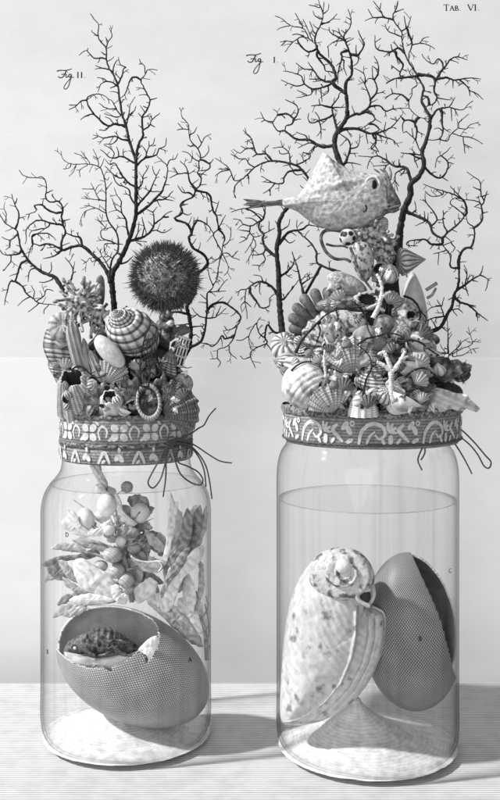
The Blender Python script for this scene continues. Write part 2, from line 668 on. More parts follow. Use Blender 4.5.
# table top: fine grooves run along it, its right end is cut at a slant
def table_material():
    m = bpy.data.materials.new('grooved_table_paint')
    m.use_nodes = True
    N, L = m.node_tree.nodes, m.node_tree.links
    bs = N['Principled BSDF']
    bs.inputs['Roughness'].default_value = 0.7
    bs.inputs['Specular IOR Level'].default_value = 0.1
    tc = N.new('ShaderNodeTexCoord')
    wv = N.new('ShaderNodeTexWave')
    wv.wave_type = 'BANDS'
    wv.bands_direction = 'Y'
    wv.inputs['Scale'].default_value = 70.0
    wv.inputs['Distortion'].default_value = 0.5
    wv.inputs['Detail Scale'].default_value = 0.2
    L.new(tc.outputs['Object'], wv.inputs['Vector'])
    nz = N.new('ShaderNodeTexNoise')
    nz.inputs['Scale'].default_value = 60
    nz.inputs['Detail'].default_value = 6
    L.new(tc.outputs['Object'], nz.inputs['Vector'])
    r = N.new('ShaderNodeMapRange')
    r.inputs['From Min'].default_value = 0.0
    r.inputs['From Max'].default_value = 0.55
    r.inputs['To Min'].default_value = 0.34
    r.inputs['To Max'].default_value = 0.66
    L.new(wv.outputs['Fac'], r.inputs['Value'])
    r2 = N.new('ShaderNodeMapRange')
    r2.inputs['From Min'].default_value = 0.3
    r2.inputs['From Max'].default_value = 0.6
    r2.inputs['To Min'].default_value = 0.86
    L.new(nz.outputs['Fac'], r2.inputs['Value'])
    mu = N.new('ShaderNodeMath')
    mu.operation = 'MULTIPLY'
    L.new(r.outputs[0], mu.inputs[0])
    L.new(r2.outputs[0], mu.inputs[1])
    L.new(mu.outputs[0], bs.inputs['Base Color'])
    bp = N.new('ShaderNodeBump')
    bp.inputs['Strength'].default_value = 0.3
    bp.inputs['Distance'].default_value = 0.002
    L.new(wv.outputs['Fac'], bp.inputs['Height'])
    L.new(bp.outputs[0], bs.inputs['Normal'])
    return m
yf = CAM_H * F / (797 - 330)
yb = CAM_H * F / (683 - 330)
yf = 0.80
xa, xb = 0.9, 0.9
mb = MB()
top = [(-0.9, yf), (xa, yf), (xb, yb), (-0.9, yb)]
e = 0.0012
v = [(x, y, -0.03) for x, y in top] + [(x, y, -e) for x, y in top] + [(-0.9, yf + e, 0), (xa - e, yf + e, 0), (xb - e, yb - e, 0), (-0.9, yb - e, 0)]
fs = [(3, 2, 1, 0), (8, 9, 10, 11)]
for a in (0, 4):
    fs += [(a + i, a + (i + 1) % 4, a + 4 + (i + 1) % 4, a + 4 + i) for i in range(4)]
mb.add(v, fs)
tag(obj('table', mb, table_material(), smooth=False), 'pale table top with fine lengthwise grooves carrying both jars', 'table', None, 'structure')

# writing on the paper
def pen(mb, s, d, w):
    pxtube(mb, s, d, w * 1.5, w * 1.1, sides=6, step=0.7)
# the upper leaf leans back, so its distance grows with height
def dpaper(py, px=0):
    z = wz(py, DB)
    for (z0, y0, _), (z1, y1, _) in zip(prof, prof[1:]):
        if z0 <= z <= z1:
            return DB + y0 + (y1 - y0) * (z - z0) / (z1 - z0) - 0.0007
    return DB - 0.0007
def flatten(m_, d):
    for p in m_.v:
        k_ = (p.y - d) * 0.1
        for (z0, y0, _), (z1, y1, _) in zip(prof, prof[1:]):
            if z0 <= p.z <= z1:
                p.y = DB + y0 + (y1 - y0) * (p.z - z0) / (z1 - z0) - 0.00055 + k_
def fig(name, dx, dy):
    m_ = MB()
    d = dpaper(75 + dy)
    for s, wdt in (('56.5,71 60,70 66,70 71.5,68.5', 1.0), ('66,70.3 64.5,74 62.5,77 59.5,77.5 58,76', 1.1), ('61,74.2 66,73.6', 0.8),
                   ('66.3,74 65.6,76.5 66.6,77.2 68.2,75.8', 0.9), ('67,71.8 67.5,71.8', 0.9),
                   ('71,74 69,74.2 68.6,76.4 70,77 71.4,74.5 70.2,80 68.4,86.5 65.6,89.3 64,88 65,85 68,81 70,78.6 73,76.6', 0.9), ('73.4,77.3 73.8,77.3', 1.1)):
        q = [(x + dx, y + dy) for x, y in P2(s)]
        pen(m_, q, d, wdt)
    flatten(m_, d)
    return obj(name, m_, INK, backdrop)
def serif(s, x0, yb, h, d, parent, name):
    """small roman capitals drawn as strokes with serifs: (letters as stroke lists in a unit box)"""
    G = {'T': ([((.5, 0), (.5, 1), 1.7), ((0, 1), (1, 1), .7), ((0, 1), (0, .8), .7), ((1, 1), (1, .8), .7), ((.3, 0), (.7, 0), .7)], .8),
         'A': ([((0, 0), (.5, 1), .8), ((.5, 1), (1, 0), 1.7), ((.2, .35), (.8, .35), .7), ((-.1, 0), (.2, 0), .7), ((.8, 0), (1.1, 0), .7)], .8),
         'B': ([((.15, 0), (.15, 1), 1.7), ((.15, 1), (.7, .95), .8), ((.7, .95), (.75, .6), 1.4), ((.75, .6), (.2, .52), .8), ((.3, .52), (.9, .42), .8), ((.9, .42), (.85, .05), 1.5), ((.85, .05), (0, 0), .8)], .7),
         'V': ([((0, 1), (.5, 0), 1.8), ((.5, 0), (1, 1), .8), ((-.15, 1), (.2, 1), .7), ((.8, 1), (1.15, 1), .7)], .85),
         'I': ([((.3, 0), (.3, 1), 1.8), ((0, 1), (.6, 1), .7), ((0, 0), (.6, 0), .7)], .45),
         '.': ([((.15, 0.02), (.2, 0.1), 1.5)], .35)}
    m_ = MB()
    x = x0
    for ch, sc in s:
        if ch == ' ':
            x += sc
            continue
        st, wd = G[ch]
        for a, b, t in st:
            hh = h * sc
            pxtube(m_, [(x + a[0] * wd * hh, yb - a[1] * hh), (x + b[0] * wd * hh, yb - b[1] * hh)], d, t * 0.85, sides=6)
        x += wd * h * sc + 1.1
    flatten(m_, d)
    return obj(name, m_, INK, parent)
fig('figure_caption', 0, 0)
serif([('I', 1.0), ('I', 1.0), ('.', .9)], 77, 77.6, 5.6, dpaper(75), backdrop, 'figure_numeral')
fig('figure_caption', 189.5, -15.5)
serif([('I', 1.0), ('.', .9)], 273.5, 62.4, 5.6, dpaper(60), backdrop, 'figure_numeral')
serif([('T', 1.0), ('A', .8), ('B', .8), ('.', .9), (' ', 5.5), ('V', 1.0), ('I', 1.0), ('.', .9)], 444, 10.3, 6.2, dpaper(8), backdrop, 'plate_number')

# ------------------------------------------------------------------ the two jars
GLASS = glass_mat('old_blown_glass', 0.999, 0.05, 0.08, 0.012, 70, 5.0)
LIQ = glass_mat('clear_spirit', 0.999, 0.6, 0.10, 0.003, 75, 5.5)
LIQTOP = glass_mat('spirit_surface', 0.995, 0.98, 0.01, 0.10, 12, 5.0)
CLOTH = mat('printed_cloth', 0.33, 0.18, 'wave', 110, coord='Object', direction='Z', soft=0.4, noise_amt=0.45, noise_scale=300, bump=0.6, rough=0.85)
MOTIF = mat('cloth_motif', 0.62, noise_amt=0.35, noise_scale=300, bump=0.4, rough=0.85)
TRIM = mat('fringe', 0.38, 0.07, 'blotch', 330, coord='Object', noise_amt=0.5, noise_scale=500, bump=1.0, rough=0.9)
CORD = mat('cord', 0.16, 0.05, 'wave', 300, coord='Object', direction='DIAGONAL', noise_amt=0.4, noise_scale=500, bump=0.5, rough=0.85)
LIMPET = mat('limpet', 0.74, 0.64, 'wave', 17, direction='X', distort=2.5, thresh=0.3, soft=0.4, noise_amt=0.3, noise_scale=120, bump=0.4, patbump=0.08)

def world_lathe(mb, cx, cy, prof, seg=96, mat=0, wob=None):
    rows = []
    for i, (r, z) in enumerate(prof):
        row = []
        for j in range(seg):
            a = 2 * PI * j / seg
            k = wob(a, z) if wob else 0
            row.append(Vector((cx + (r + k) * math.sin(a), cy - (r + k) * math.cos(a), z)))
        rows.append(row)
    mb.grid(rows, cyc=True, mat=mat)

def smoothprof(p, k=6):
    pts = [Vector((r, 0, z)) for r, z in p]
    out = []
    n = len(pts)
    for i in range(n - 1):
        p0, p1, p2, p3 = pts[max(i - 1, 0)], pts[i], pts[i + 1], pts[min(i + 2, n - 1)]
        for j in range(k):
            t = j / k
            q = 0.5 * ((2 * p1) + (p2 - p0) * t + (2 * p0 - 5 * p1 + 4 * p2 - p3) * t * t + (3 * p1 - p0 - 3 * p2 + p3) * t ** 3)
            out.append((max(q.x, 0.0), q.z))
    out.append(p[-1])
    return out

def ribbon(mb, fn, pts, w0, w1=None, mat=1):
    """flat raised ribbon along (arc mm, height mm) points; fn maps to world"""
    q = catmull([Vector((x, y, 0)) for x, y in pts], 0.8)
    w1 = w0 if w1 is None else w1
    n = len(q)
    a, b = [], []
    for i in range(n):
        t = q[min(i + 1, n - 1)] - q[max(i - 1, 0)]
        if t.length < 1e-9:
            t = Vector((1, 0, 0))
        t.normalize()
        nn = Vector((-t.y, t.x, 0))
        u = i / max(n - 1, 1)
        ww = (w0 + (w1 - w0) * u) * (0.35 + 0.65 * math.sin(PI * min(max(u, .04), .96)) ** 0.5) / 2
        a.append(q[i] + nn * ww)
        b.append(q[i] - nn * ww)
    verts = [fn(p.x, p.y) for p in a] + [fn(p.x, p.y) for p in b]
    mb.add(verts, [(i, i + 1, n + i + 1, n + i) for i in range(n - 1)], mat)

def petal(mb, fn, x, y, L_, w_, ang, mat=1):
    n = 12
    c, s = math.cos(ang), math.sin(ang)
    vs = []
    for i in range(n):
        t = 2 * PI * i / n
        u, v_ = L_ / 2 * (1 + math.cos(t)), w_ / 2 * math.sin(t)
        vs.append(fn(x + u * c - v_ * s, y + u * s + v_ * c))
    mb.add(vs, [tuple(range(n))], mat)

def ringmark(mb, fn, x, y, r, wd, mat=1):
    n = 18
    vs = []
    for rr in (r - wd / 2, r + wd / 2):
        vs += [fn(x + rr * math.cos(2 * PI * i / n), y + rr * math.sin(2 * PI * i / n)) for i in range(n)]
    mb.add(vs, [(i, (i + 1) % n, n + (i + 1) % n, n + i) for i in range(n)], mat)

def cylmap(cx, cy, r, z0):
    def fn(a, h):
        th = a * 0.001 / r
        return Vector((cx + r * math.sin(th), cy - r * math.cos(th), z0 + h * 0.001))
    return fn

def flower(mb, fn, x, y, s, rot=0.78):
    for k in range(4):
        petal(mb, fn, x + 0.12 * s * math.cos(rot + k * PI / 2), y + 0.12 * s * math.sin(rot + k * PI / 2), s * 0.5, s * 0.42, rot + k * PI / 2)

JG = 'glass specimen jars on the table'
# ---- left jar
LX, LY = wx(126.5, DL), DL
def lz(py): return wz(py, DL)
u = 1.0295e-3
jarL = thing('specimen_jar', (LX, LY, 0), 'narrower glass jar with rounded shoulders, closed with flower printed cloth', 'jar', JG)
mb = MB()
R = 84.5 * u
prof_l = smoothprof([(0.0, 0.0035), (0.55 * R, 0.0030), (0.86 * R, 0.004), (0.96 * R, 0.010), (R, 0.026), (R, 0.06), (R, 0.13), (R, lz(525)), (R * 0.997, lz(507)), (R * 0.97, lz(494)), (R * 0.91, lz(484)), (0.83 * R, lz(476)), (0.775 * R, lz(469)), (0.755 * R, lz(461)), (0.75 * R, lz(452)), (0.745 * R, lz(430))], 6)
world_lathe(mb, LX, LY, prof_l)
obj('glass_body', mb, GLASS, jarL)
# cloth cover with two tiers
RL = 66 * u
mb = MB()
tw = lambda a, z: 0.0006 * math.sin(23 * a) + 0.0005 * math.sin(41 * a + 1)
world_lathe(mb, LX, LY, [(0, lz(413)), (RL * 0.9, lz(412)), (RL * 0.985, lz(412.5)), (RL, lz(415)), (RL, lz(437)), (RL * 0.975, lz(438.5)), (RL * 0.97, lz(441)), (RL * 0.99, lz(442.5)), (RL * 0.995, lz(456)), (RL * 0.97, lz(457.5)), (RL * 0.94, lz(456))], wob=lambda a, z: 0.0004 * math.sin(17 * a))
fn = cylmap(LX, LY, RL + 0.0007, 0)
fn2 = cylmap(LX, LY, RL + 0.0008, 0)
per = 2 * PI * (RL + 0.001) * 1000
zu = lz(426.5) * 1000
zl = lz(450) * 1000
mo = [-58, -38, -17, 12, 44, 70]
k = 0
xx = -per / 2 + 8
for xx in list(range(-195, 200, 31)):
    flower(mb, fn, xx + 10, zu, 17)
    ringmark(mb, fn, xx + 10, zu, 1.8, 1.2, 0)
    ribbon(mb, fn, [(xx + 22, zu - 7), (xx + 20, zu), (xx + 24, zu + 6), (xx + 29, zu + 2), (xx + 28, zu - 5)], 2.2)
    petal(mb, fn, xx + 21, zu + 7, 6, 3, 2.4)
    petal(mb, fn, xx - 1, zu - 8, 7, 3.4, 0.6)
for xx in range(-190, 200, 34):
    ribbon(mb, fn2, [(xx, zl - 6), (xx + 6, zl + 5), (xx + 12, zl - 6)], 3.4)
    petal(mb, fn2, xx + 3.4, zl - 5.5, 5, 3, 0.7)
    petal(mb, fn2, xx + 17, zl - 3, 8, 5, 1.0)
    petal(mb, fn2, xx + 25, zl - 4, 8, 5, 2.2)
    petal(mb, fn2, xx + 21, zl + 5, 5, 3, 1.6)
lid = obj('cloth_cover', mb, [CLOTH, MOTIF], jarL, fixn=False)
mb = MB()
for z_, rr in ((lz(412.6), 2.6), (lz(439.5), 1.9)):
    pts = [Vector((LX + (RL * 0.985) * math.sin(a / 60 * 2 * PI), LY - RL * 0.985 * math.cos(a / 60 * 2 * PI), z_ + 0.0007 * math.sin(a * 2.3))) for a in range(61)]
    tube(mb, pts, [rr * 0.001] * 61, 8)
obj('fringe', mb, TRIM, lid)

def front_d(px, cx, r, d0):
    """distance of the front of a drum of radius r (m) at picture column px"""
    x = wx(px, d0) - cx
    return d0 - math.sqrt(max(r * r - x * x, 0))
def cord(mb, s, cx, r, d0, w0=1.7, w1=1.4, off=0.0025):
    q = P2(s)
    ds = [front_d(x, cx, r, d0) - off for x, y in q]
    pxtube(mb, q, ds, w0, w1, sides=8)
mb = MB()
for s in ('170,441 160,459 152,473 148,483 153,488 160,480 164,468 169,448 171,441', '171,441 174,456 180,473 190,482 200,485 203,480 198,472 187,466 178,462 173,452 171,442',
          '168,441 166,456 166,472 165,484 163,497', '171,441 180,438 190,434 199,428 204,425 209,416 216,408', '171,440 185,441 196,446 208,454 220,461 232,463',
          '172,442 188,445 197,452 205,464 209,478 212,499', '172,443 190,448 198,456 204,470 206,487', '168,438 173,437 175,442 171,446 167,443 168,438'):
    cord(mb, s, LX, RL + 0.001, DL)
pts = [Vector((LX + (RL * 0.99) * math.sin(a / 60 * 2 * PI), LY - RL * 0.99 * math.cos(a / 60 * 2 * PI), lz(441.5))) for a in range(61)]
tube(mb, pts, [0.0011] * 61, 8)
obj('tie_cord', mb, CORD, jarL)
mb = MB()
cxl = wx(114, DL)
rows = []
prc = smoothprof([(0.0005, 0.036), (0.05 * R, 0.0355), (0.12 * R, 0.031), (0.3 * R, 0.0225), (0.55 * R, 0.0145), (0.8 * R, 0.009), (0.93 * R, 0.0065), (0.95 * R, 0.0055), (0.5 * R, 0.0045), (0.0005, 0.0045)], 5)
for r_, z_ in prc:
    k = (1 - r_ / (0.95 * R))
    rows.append([Vector((LX + (cxl - LX) * k + r_ * math.sin(2 * PI * j / 96) * (1 + 0.006 * math.cos(37 * 2 * PI * j / 96)), LY - r_ * math.cos(2 * PI * j / 96), z_ + 0.0008 * mnoise.noise(Vector((r_ * 90, j * 0.3, 1))))) for j in range(96)])
mb.grid(rows, cyc=True)
obj('conical_base', mb, LIMPET, jarL)

# ---- right jar
RX, RY = wx(367, DR), DR
def rz(py): return wz(py, DR)
R2 = 90.5e-3
jarR = thing('specimen_jar', (RX, RY, 0), 'wider straight sided glass jar closed with scroll patterned cloth', 'jar', JG)
mb = MB()
prof_r = smoothprof([(0.0, 0.0035), (0.55 * R2, 0.003), (0.86 * R2, 0.004), (0.96 * R2, 0.010), (R2, 0.024), (R2, 0.06), (R2, 0.13), (R2, 0.22), (R2, rz(478)), (R2 * 0.985, rz(462)), (R2 * 0.95, rz(451)), (R2 * 0.90, rz(444)), (R2 * 0.88, rz(436)), (R2 * 0.88, rz(420))], 6)
world_lathe(mb, RX, RY, prof_r)
obj('glass_body', mb, GLASS, jarR)
CX2 = wx(371.5, DR)
RR = 88e-3
mb = MB()
world_lathe(mb, CX2, RY, [(0, rz(405)), (RR * 0.93, rz(404.5)), (RR * 0.99, rz(405)), (RR * 1.005, rz(408)), (RR, rz(412)), (RR, rz(437)), (RR * 0.975, rz(440)), (RR * 0.93, rz(439))], wob=lambda a, z: 0.0005 * math.sin(13 * a))
fn = cylmap(CX2, RY, RR + 0.0008, 0)
zm = rz(425) * 1000
for xx in range(-270, 280, 62):
    ribbon(mb, fn, [(xx, zm - 10), (xx + 3, zm + 2), (xx + 12, zm + 9), (xx + 22, zm + 6), (xx + 24, zm - 1), (xx + 19, zm - 5), (xx + 15, zm - 1)], 4.2, 3)
    ribbon(mb, fn, [(xx + 7, zm - 11), (xx + 10, zm - 3), (xx + 15, zm + 2)], 3, 2)
    for a_ in (0.4, 1.0, 1.6, 2.2):
        petal(mb, fn, xx + 27, zm + 2, 9, 3, a_ - 0.6)
    petal(mb, fn, xx + 29, zm - 11, 10, 4.6, 1.5)
    petal(mb, fn, xx + 24, zm - 11, 7, 3, 2.0)
    petal(mb, fn, xx + 35, zm - 10, 7, 3, 1.0)
    ribbon(mb, fn, [(xx + 42, zm + 8), (xx + 37, zm + 3), (xx + 42, zm - 3), (xx + 47, zm - 8)], 4.5, 3.4)
    petal(mb, fn, xx + 46, zm + 3, 10, 5, 0.9)
    petal(mb, fn, xx + 55, zm - 2, 10, 5, 2.0)
    petal(mb, fn, xx + 50, zm - 9, 8, 4, 0.5)
    ringmark(mb, fn, xx + 56, zm + 9, 1.8, 1.6)
lid2 = obj('cloth_cover', mb, [CLOTH, MOTIF], jarR, fixn=False)
mb = MB()
rowsf = []
for i in range(5):
    z_ = rz(403.5 + i * 1.9)
    rowsf.append([Vector((CX2 + (RR + 0.0012 + 0.0012 * math.sin(PI * i / 4) + 0.0006 * mnoise.noise(Vector((j * 0.9, i * 1.3, 0)))) * math.sin(2 * PI * j / 160), RY - (RR + 0.0012 + 0.0012 * math.sin(PI * i / 4) + 0.0006 * mnoise.noise(Vector((j * 0.9, i * 1.3, 4)))) * math.cos(2 * PI * j / 160), z_ + 0.001 * mnoise.noise(Vector((j * 0.25, i, 2))))) for j in range(160)])
mb.grid(rowsf, cyc=True)
obj('fringe', mb, TRIM, lid2)
mb = MB()
for s in ('443,430 451,428 460,429 473,441 485,455 491,462 489,468 484,466 478,455 470,445 460,437 450,432 444,430', '444,431 452,440 459,450 466,462 472,474', '442,430 432,438 424,446 420,453 418,461 422,470',
          '442,431 431,432 424,440 425,452 421,460', '440,428 446,427 448,431 443,434 440,431 440,428', '443,428 452,423 461,420'):
    cord(mb, s, CX2, RR + 0.0022, DR)
pts = [Vector((CX2 + (RR + 0.0005) * math.sin(a / 80 * 2 * PI), RY - (RR + 0.0005) * math.cos(a / 80 * 2 * PI), rz(436))) for a in range(81)]
tube(mb, pts, [0.0012] * 81, 8)
obj('tie_cord', mb, CORD, jarR)
mb = MB()
cxr = wx(355, DR)
rows = []
prc = smoothprof([(0.0005, 0.052), (0.035 * R2, 0.0515), (0.055 * R2, 0.049), (0.075 * R2, 0.0455), (0.18 * R2, 0.037), (0.36 * R2, 0.0255), (0.58 * R2, 0.0165), (0.8 * R2, 0.010), (0.93 * R2, 0.0068), (0.95 * R2, 0.0055), (0.5 * R2, 0.0045), (0.0005, 0.0045)], 5)
for r_, z_ in prc:
    k = (1 - r_ / (0.95 * R2))
    rows.append([Vector((RX + (cxr - RX) * k + r_ * math.sin(2 * PI * j / 96) * (1 + 0.006 * math.cos(37 * 2 * PI * j / 96)), RY - r_ * math.cos(2 * PI * j / 96), z_ + 0.0009 * mnoise.noise(Vector((r_ * 90, j * 0.3, 5))))) for j in range(96)])
mb.grid(rows, cyc=True)
obj('conical_base', mb, LIMPET, jarR)

# ---- spirit in the jars
def liquid(cx, cy, prof, ztop, shrink, label):
    p = [(max(r - shrink, 0), z + (0.0015 if z < 0.02 else 0)) for r, z in prof if z < ztop - 0.003]
    r1 = [r for r, z in prof if z >= ztop - 0.003][0] - shrink
    p += [(r1, ztop + 0.0006), (r1 - 0.0012, ztop - 0.0006), (r1 - 0.004, ztop - 0.0010), (0, ztop - 0.0010)]
    m_ = MB()
    world_lathe(m_, cx, cy, p)
    for i_ in range(len(m_.f)):
        if i_ // 96 >= len(p) - 2:
            m_.m[i_] = 1
    one('preserving_liquid', m_, [LIQ, LIQTOP], label, 'liquid', 'clear liquid in the jars')
liquid(LX, LY, prof_l, lz(482), 0.0022, 'clear preserving liquid up to the shoulder of the narrower jar')
liquid(RX, RY, prof_r, rz(498), 0.0022, 'clear preserving liquid below the empty top of the wider jar')
# ------------------------------------------------------------------ branching corals, each limb from its root to its tip
# "w:" at the start of a limb gives its width at the root in photo pixels
CA = '''6:117,335 114,305 112,276 118,264 125,250 129,240 133,228 136,214 136,200 136,188 136,175 135.6,160 131.6,148 128.6,138 126,126 122,114 120.5,104 119,96 118,86 113.6,75 109,68 106.4,59 106,48 100,41 98,34 98.6,25 94,19 90.4,13.6
106,48 108,42 112,36 109.5,28|108,42 105.5,37|97.5,35.5 92,32 91.5,30|106.4,59 101,58 94,58 88.5,52.5 86.5,50.5 83,52 79,55.5|87.5,51 88,48|105.5,55 101,52|109,69.5 102,68 95.5,65.5|102,68 95,69
117,86 113.5,83 107,81.5 101,84 98,92|107,81.5 103,78.5 97,77.5|115,86 110,88.5|118,84 122,76 123.5,69 126,67.5 124,66.5 120,64 118.5,57|113,73 114,66 117,60 119,60
2.6:136,162 137,152 139,143 143,136 142.4,128 142.4,117 147,110 150,101 147,94 143,86 141,80 145,75 147.5,70 152,69.5 157.5,70|145,74 144.5,66 141,63 139.5,59|1.9:141,80 135.5,77 131,79 128,86 125,94 119.5,99
143,130 149,126 152,120 160,113|152,120 151,115|150,124 155,127|142.4,118 138,113|147,108 143,106|150,100 154,99 157,98
121.5,115 118,112 115,106 112,101 108,99|116,108.5 110,109 104,107 99,103|121,116 116,117 110,115.5 104,113.5|126,126 129,114 130,106 133,100 135.5,97|129,115 134,111 136,106
2.2:126,126 120,125 114,124 109,126 103,123 98,118 94,114 89,107 87,101 88,97 92,95 98,94 104,95.5 108,99 109,104|87,100 81,101 76,106 69,109.6|76,105 69,105|94,114 88,115 82,118.5 80.5,120|90,115 84,117|109,126 106,130 99,130|114,124 110,119 105,116.5
2:128,140.5 122,139.5 116,136.5 110,137 103,138 98,136 93,135|98,137 92,139|117,140 112,144 104,144|1.9:134,163 129,160 124,157 119,156.5 115,158 109,157 104,152 100,149.5|119,156 118,150 116.5,147|113,157 114,153 110,148 104,145
2:136,187 130,184 124,178 120,172 117,166 114,163 109,164 105,159|124,177 120,178 114,175 108,169 105,166|122,183 127,182|2:129,236 127,228 126,220 122,213 121,207 121,201 117,195 114,188|122,213 117,210 114,204 112,198|1.9:135,204 131,198 129,190 125,187 119,185 115,181 113,175
136,190 142,184 143,176 147,170 149,165|143,179 147,177|2:137,166 140,162 146,158 156,155 159,149 165,146 166.4,138|146,157 146,152 143,147 141,145|146,155 149,147 153,144 155,138|149,147 149,141
2.5:136,215 146,208 153,201 161,193 164,186 167,175 167,166 162,161 156,155|167,166 170,160 175,159 178,153.5|2.2:137,206 143,199 150,191 153,184 156,177 160,169|156,176 153,170 152.5,166|143,199 139,196 138,190|150,191.5 156,191.5 162,191.5
2.6:129,241 137,239 145,236 151,231 154,225 154,219 153,213 149,210.5 146,209|154,224 160,220 166,214 172,211|151,231 157,230.5 163,233 168,231 172,228|164,217 169,217|153,212 157,207|135,239 138,232 139,222|142,236 144,228 142,217|137,241 147,242|1.8:152,202 158,200 165,199 173,191|165,199 174,201
1.8:121,264 128,261 133,256'''
CA2 = '''2.2:109,277 112,260 118,250 117,234 109,222 106,212 106,200 105.6,186 103,174 99,167 88,164 72,164 63,159 61,151
71,165 69,168 63,169|76,165 74,171 69,176.4|88,165 80,170 80,177|90,163 84,155 81,151|86,159 80,155 74,153|84,156 84,152|99,164 96,155 93,149|97,158 93,156|97,160 101,156|100,168 103,162 104,158
106,201 99,199 95,191 91,183|93,189 82,189|95,191 98,186 102,184|100,200 90,199 81,198|88,198 84,196|105,213 98,209 90,206 84,206|95,208 86,211 82,216 79.6,225|86,211 84,218|90,207 88,203
117,244 110,241 102,238 101,231 105,228 98,220|101,222 95,219|102,225 97,217|105,228 107,224|115,244 105,244 104,252|105,244 110,248|109,268 106,262 101,254 97,247|106,262 110,258 112,252|101,254 100,249|122,256 118,252 114,249
99,258 95,262 94,266|97,259 92,262 90,258 86,262 81,259|86,262 83,264|103,176 107,180 109,177|105.6,190 109,186 112,182'''
CB = '''3.4:110,283 108,274 101,263 96,258 92,254 82,246 72,247 62.4,250 61.6,241 65.6,232.5 63,225 61.6,216 63,209.6 59,201.6 49.6,202 45.6,197 46.4,190 45.6,181 41.6,177 33.6,178 24,175.7 19,170
2.6:82,246 80,238 73,236 65.6,232.5|2:62.4,250 53,245 45.6,244 39,245.6 33,244 29,253.6 28,259|1.8:33,244 32,237.6 34.4,234.4 48,233.6 56,240|2:62.4,250 54,256 43,258.7
1.9:63,225 56,224 50,223 42.4,220.5 34.4,221.6 26.4,230 26.4,240 25,244|42.4,220.5 38.4,214|50,223 46.4,228 32,231 29,237|2:61.6,212 56,213 48,210 41.6,205 34.4,205.6 36,211 25.6,215|29.6,214 28.5,218|63,208 68,203|59,201 62.4,198|47,193 53,190|64,221 70,219'''
CC = '''4:67,296 62.4,289 55,277.6 46.4,274 38.4,269.6 28,260 21.6,249.6 19,239 16.8,231 9.6,226 5,223 0,214
2:16,228 19,215 15,205 11.5,194|15.5,204 17,198|5,223 6.4,214 4,208 5,202|17,234 14.4,237.6 9,240 1.6,237|9,240 9.6,246 5.6,250|2:21.6,249.6 19,253.6 10.4,255 3,254 -2,247|11,255 10.4,262 3,271
2.3:28,260 21,264 18.4,271 15,281 10.4,281.6 7,292 4.5,305|2:15,281 23,287 26.4,293.6 33,298.4 39,303 56,305|33,298 34.4,292 31,285.6|30,297 24,300 17.6,306|39,303 33.6,308 28,312|37.6,300 44,296 46.4,289.6 53.6,291|49,305 44,310 44,314
35,268 29.6,271 28,282|41,270 41,264|48,274 51.5,269.6 51,262|53,279 46,282 39,282|2:63,286 70,281 73,271 70.4,264 65,257.6|73,270 75,261.6'''
CD = '''4:178,366 187,353 189,347 191,334 189.5,318 187,307 191,300 195,292 195.6,284 196.4,278 198.6,273 207.6,264 204,255 193,247.6 189,238 191.4,233 187,224 175,219 182.4,212.5 180.6,205 186,200 193,197 196,189.6 200,185 201,178 197.6,173 199,169 199,161.6 200.5,158 198.4,149.6 191,141 189,133.6 189,129.6 188,124 182,117 181,111 179,107.7
188,129.6 183,129 177,130|183,129 178,123|190,135 194.4,132 197,127|198,149 202.4,142 205,137 211,134|201,142 197,134|192,147 187,145|200.5,158 205.6,156 209,149.6 208,145.6|2:200.5,160 204,160.5 210,165 208,169.6 199,171|210,164 213.6,159|198.4,173.6 207,175|199,161.6 193,158 188,153 182,151.5|192,158 191,162 188,162.4
2:196,189 190,182 188,173 186,167 180,161|188,173 178.4,174 169.6,178|178,174 173.6,167|1.8:193,196 189.6,193 182.4,192 177.6,185|2:196,191 204,192 210,196 213,210 216.6,217 218.4,228.7 213.4,234 217.5,244 222,254 214,262 207.6,264|215,213 219,201|218,229 225.6,215|2:218.4,228.7 224.7,237 222.5,246 222.4,253|223,246 230,239.5 231,227|222,254 227,253 233,257.5 240,260|232,257 238,251|222.4,254 227.4,264 228,271 224,275.5|222,254 219.4,262 217.5,273 215.7,279
2.4:191.4,233 194.7,224 198.6,220.6 207.6,225 213.4,234|207,224 207,217|182.4,212.5 187,215 191.4,213.4|181,206 188,204
3:189,347.6 200.4,342 204.4,332 206,321 207,310 207,299 207.6,293 213,287.6 212,283 209,275 207.6,266|213,286 218,276 217.7,268
2.3:206,312 211,306 216.4,303 226,303.6 240.4,316 237,326 234,337 227.6,346 218,350 217,358 210,359|217,358 220.4,362 218,367|229,346 230,353 237,359|237,325 231.6,329 223,331|227,330 224,326|2:234,336 225,339 222,336 217,343 212,346.5 207.6,344 201,343
206,318 215.6,317 226,308|216,316 221,306|206,318 199,316 191.6,307.6|189,319 196,315.6|190,324 176,325|190,328 182,333|1.8:191,327 204,326|191.6,335.6 196,335 199.6,338|2.6:187.6,314 178,312 170,313 160,317|208,292 218,291.6 226,291|218,291.6 223,283.6 228,279|207,300 200,294|181,364 186,368 192,367'''
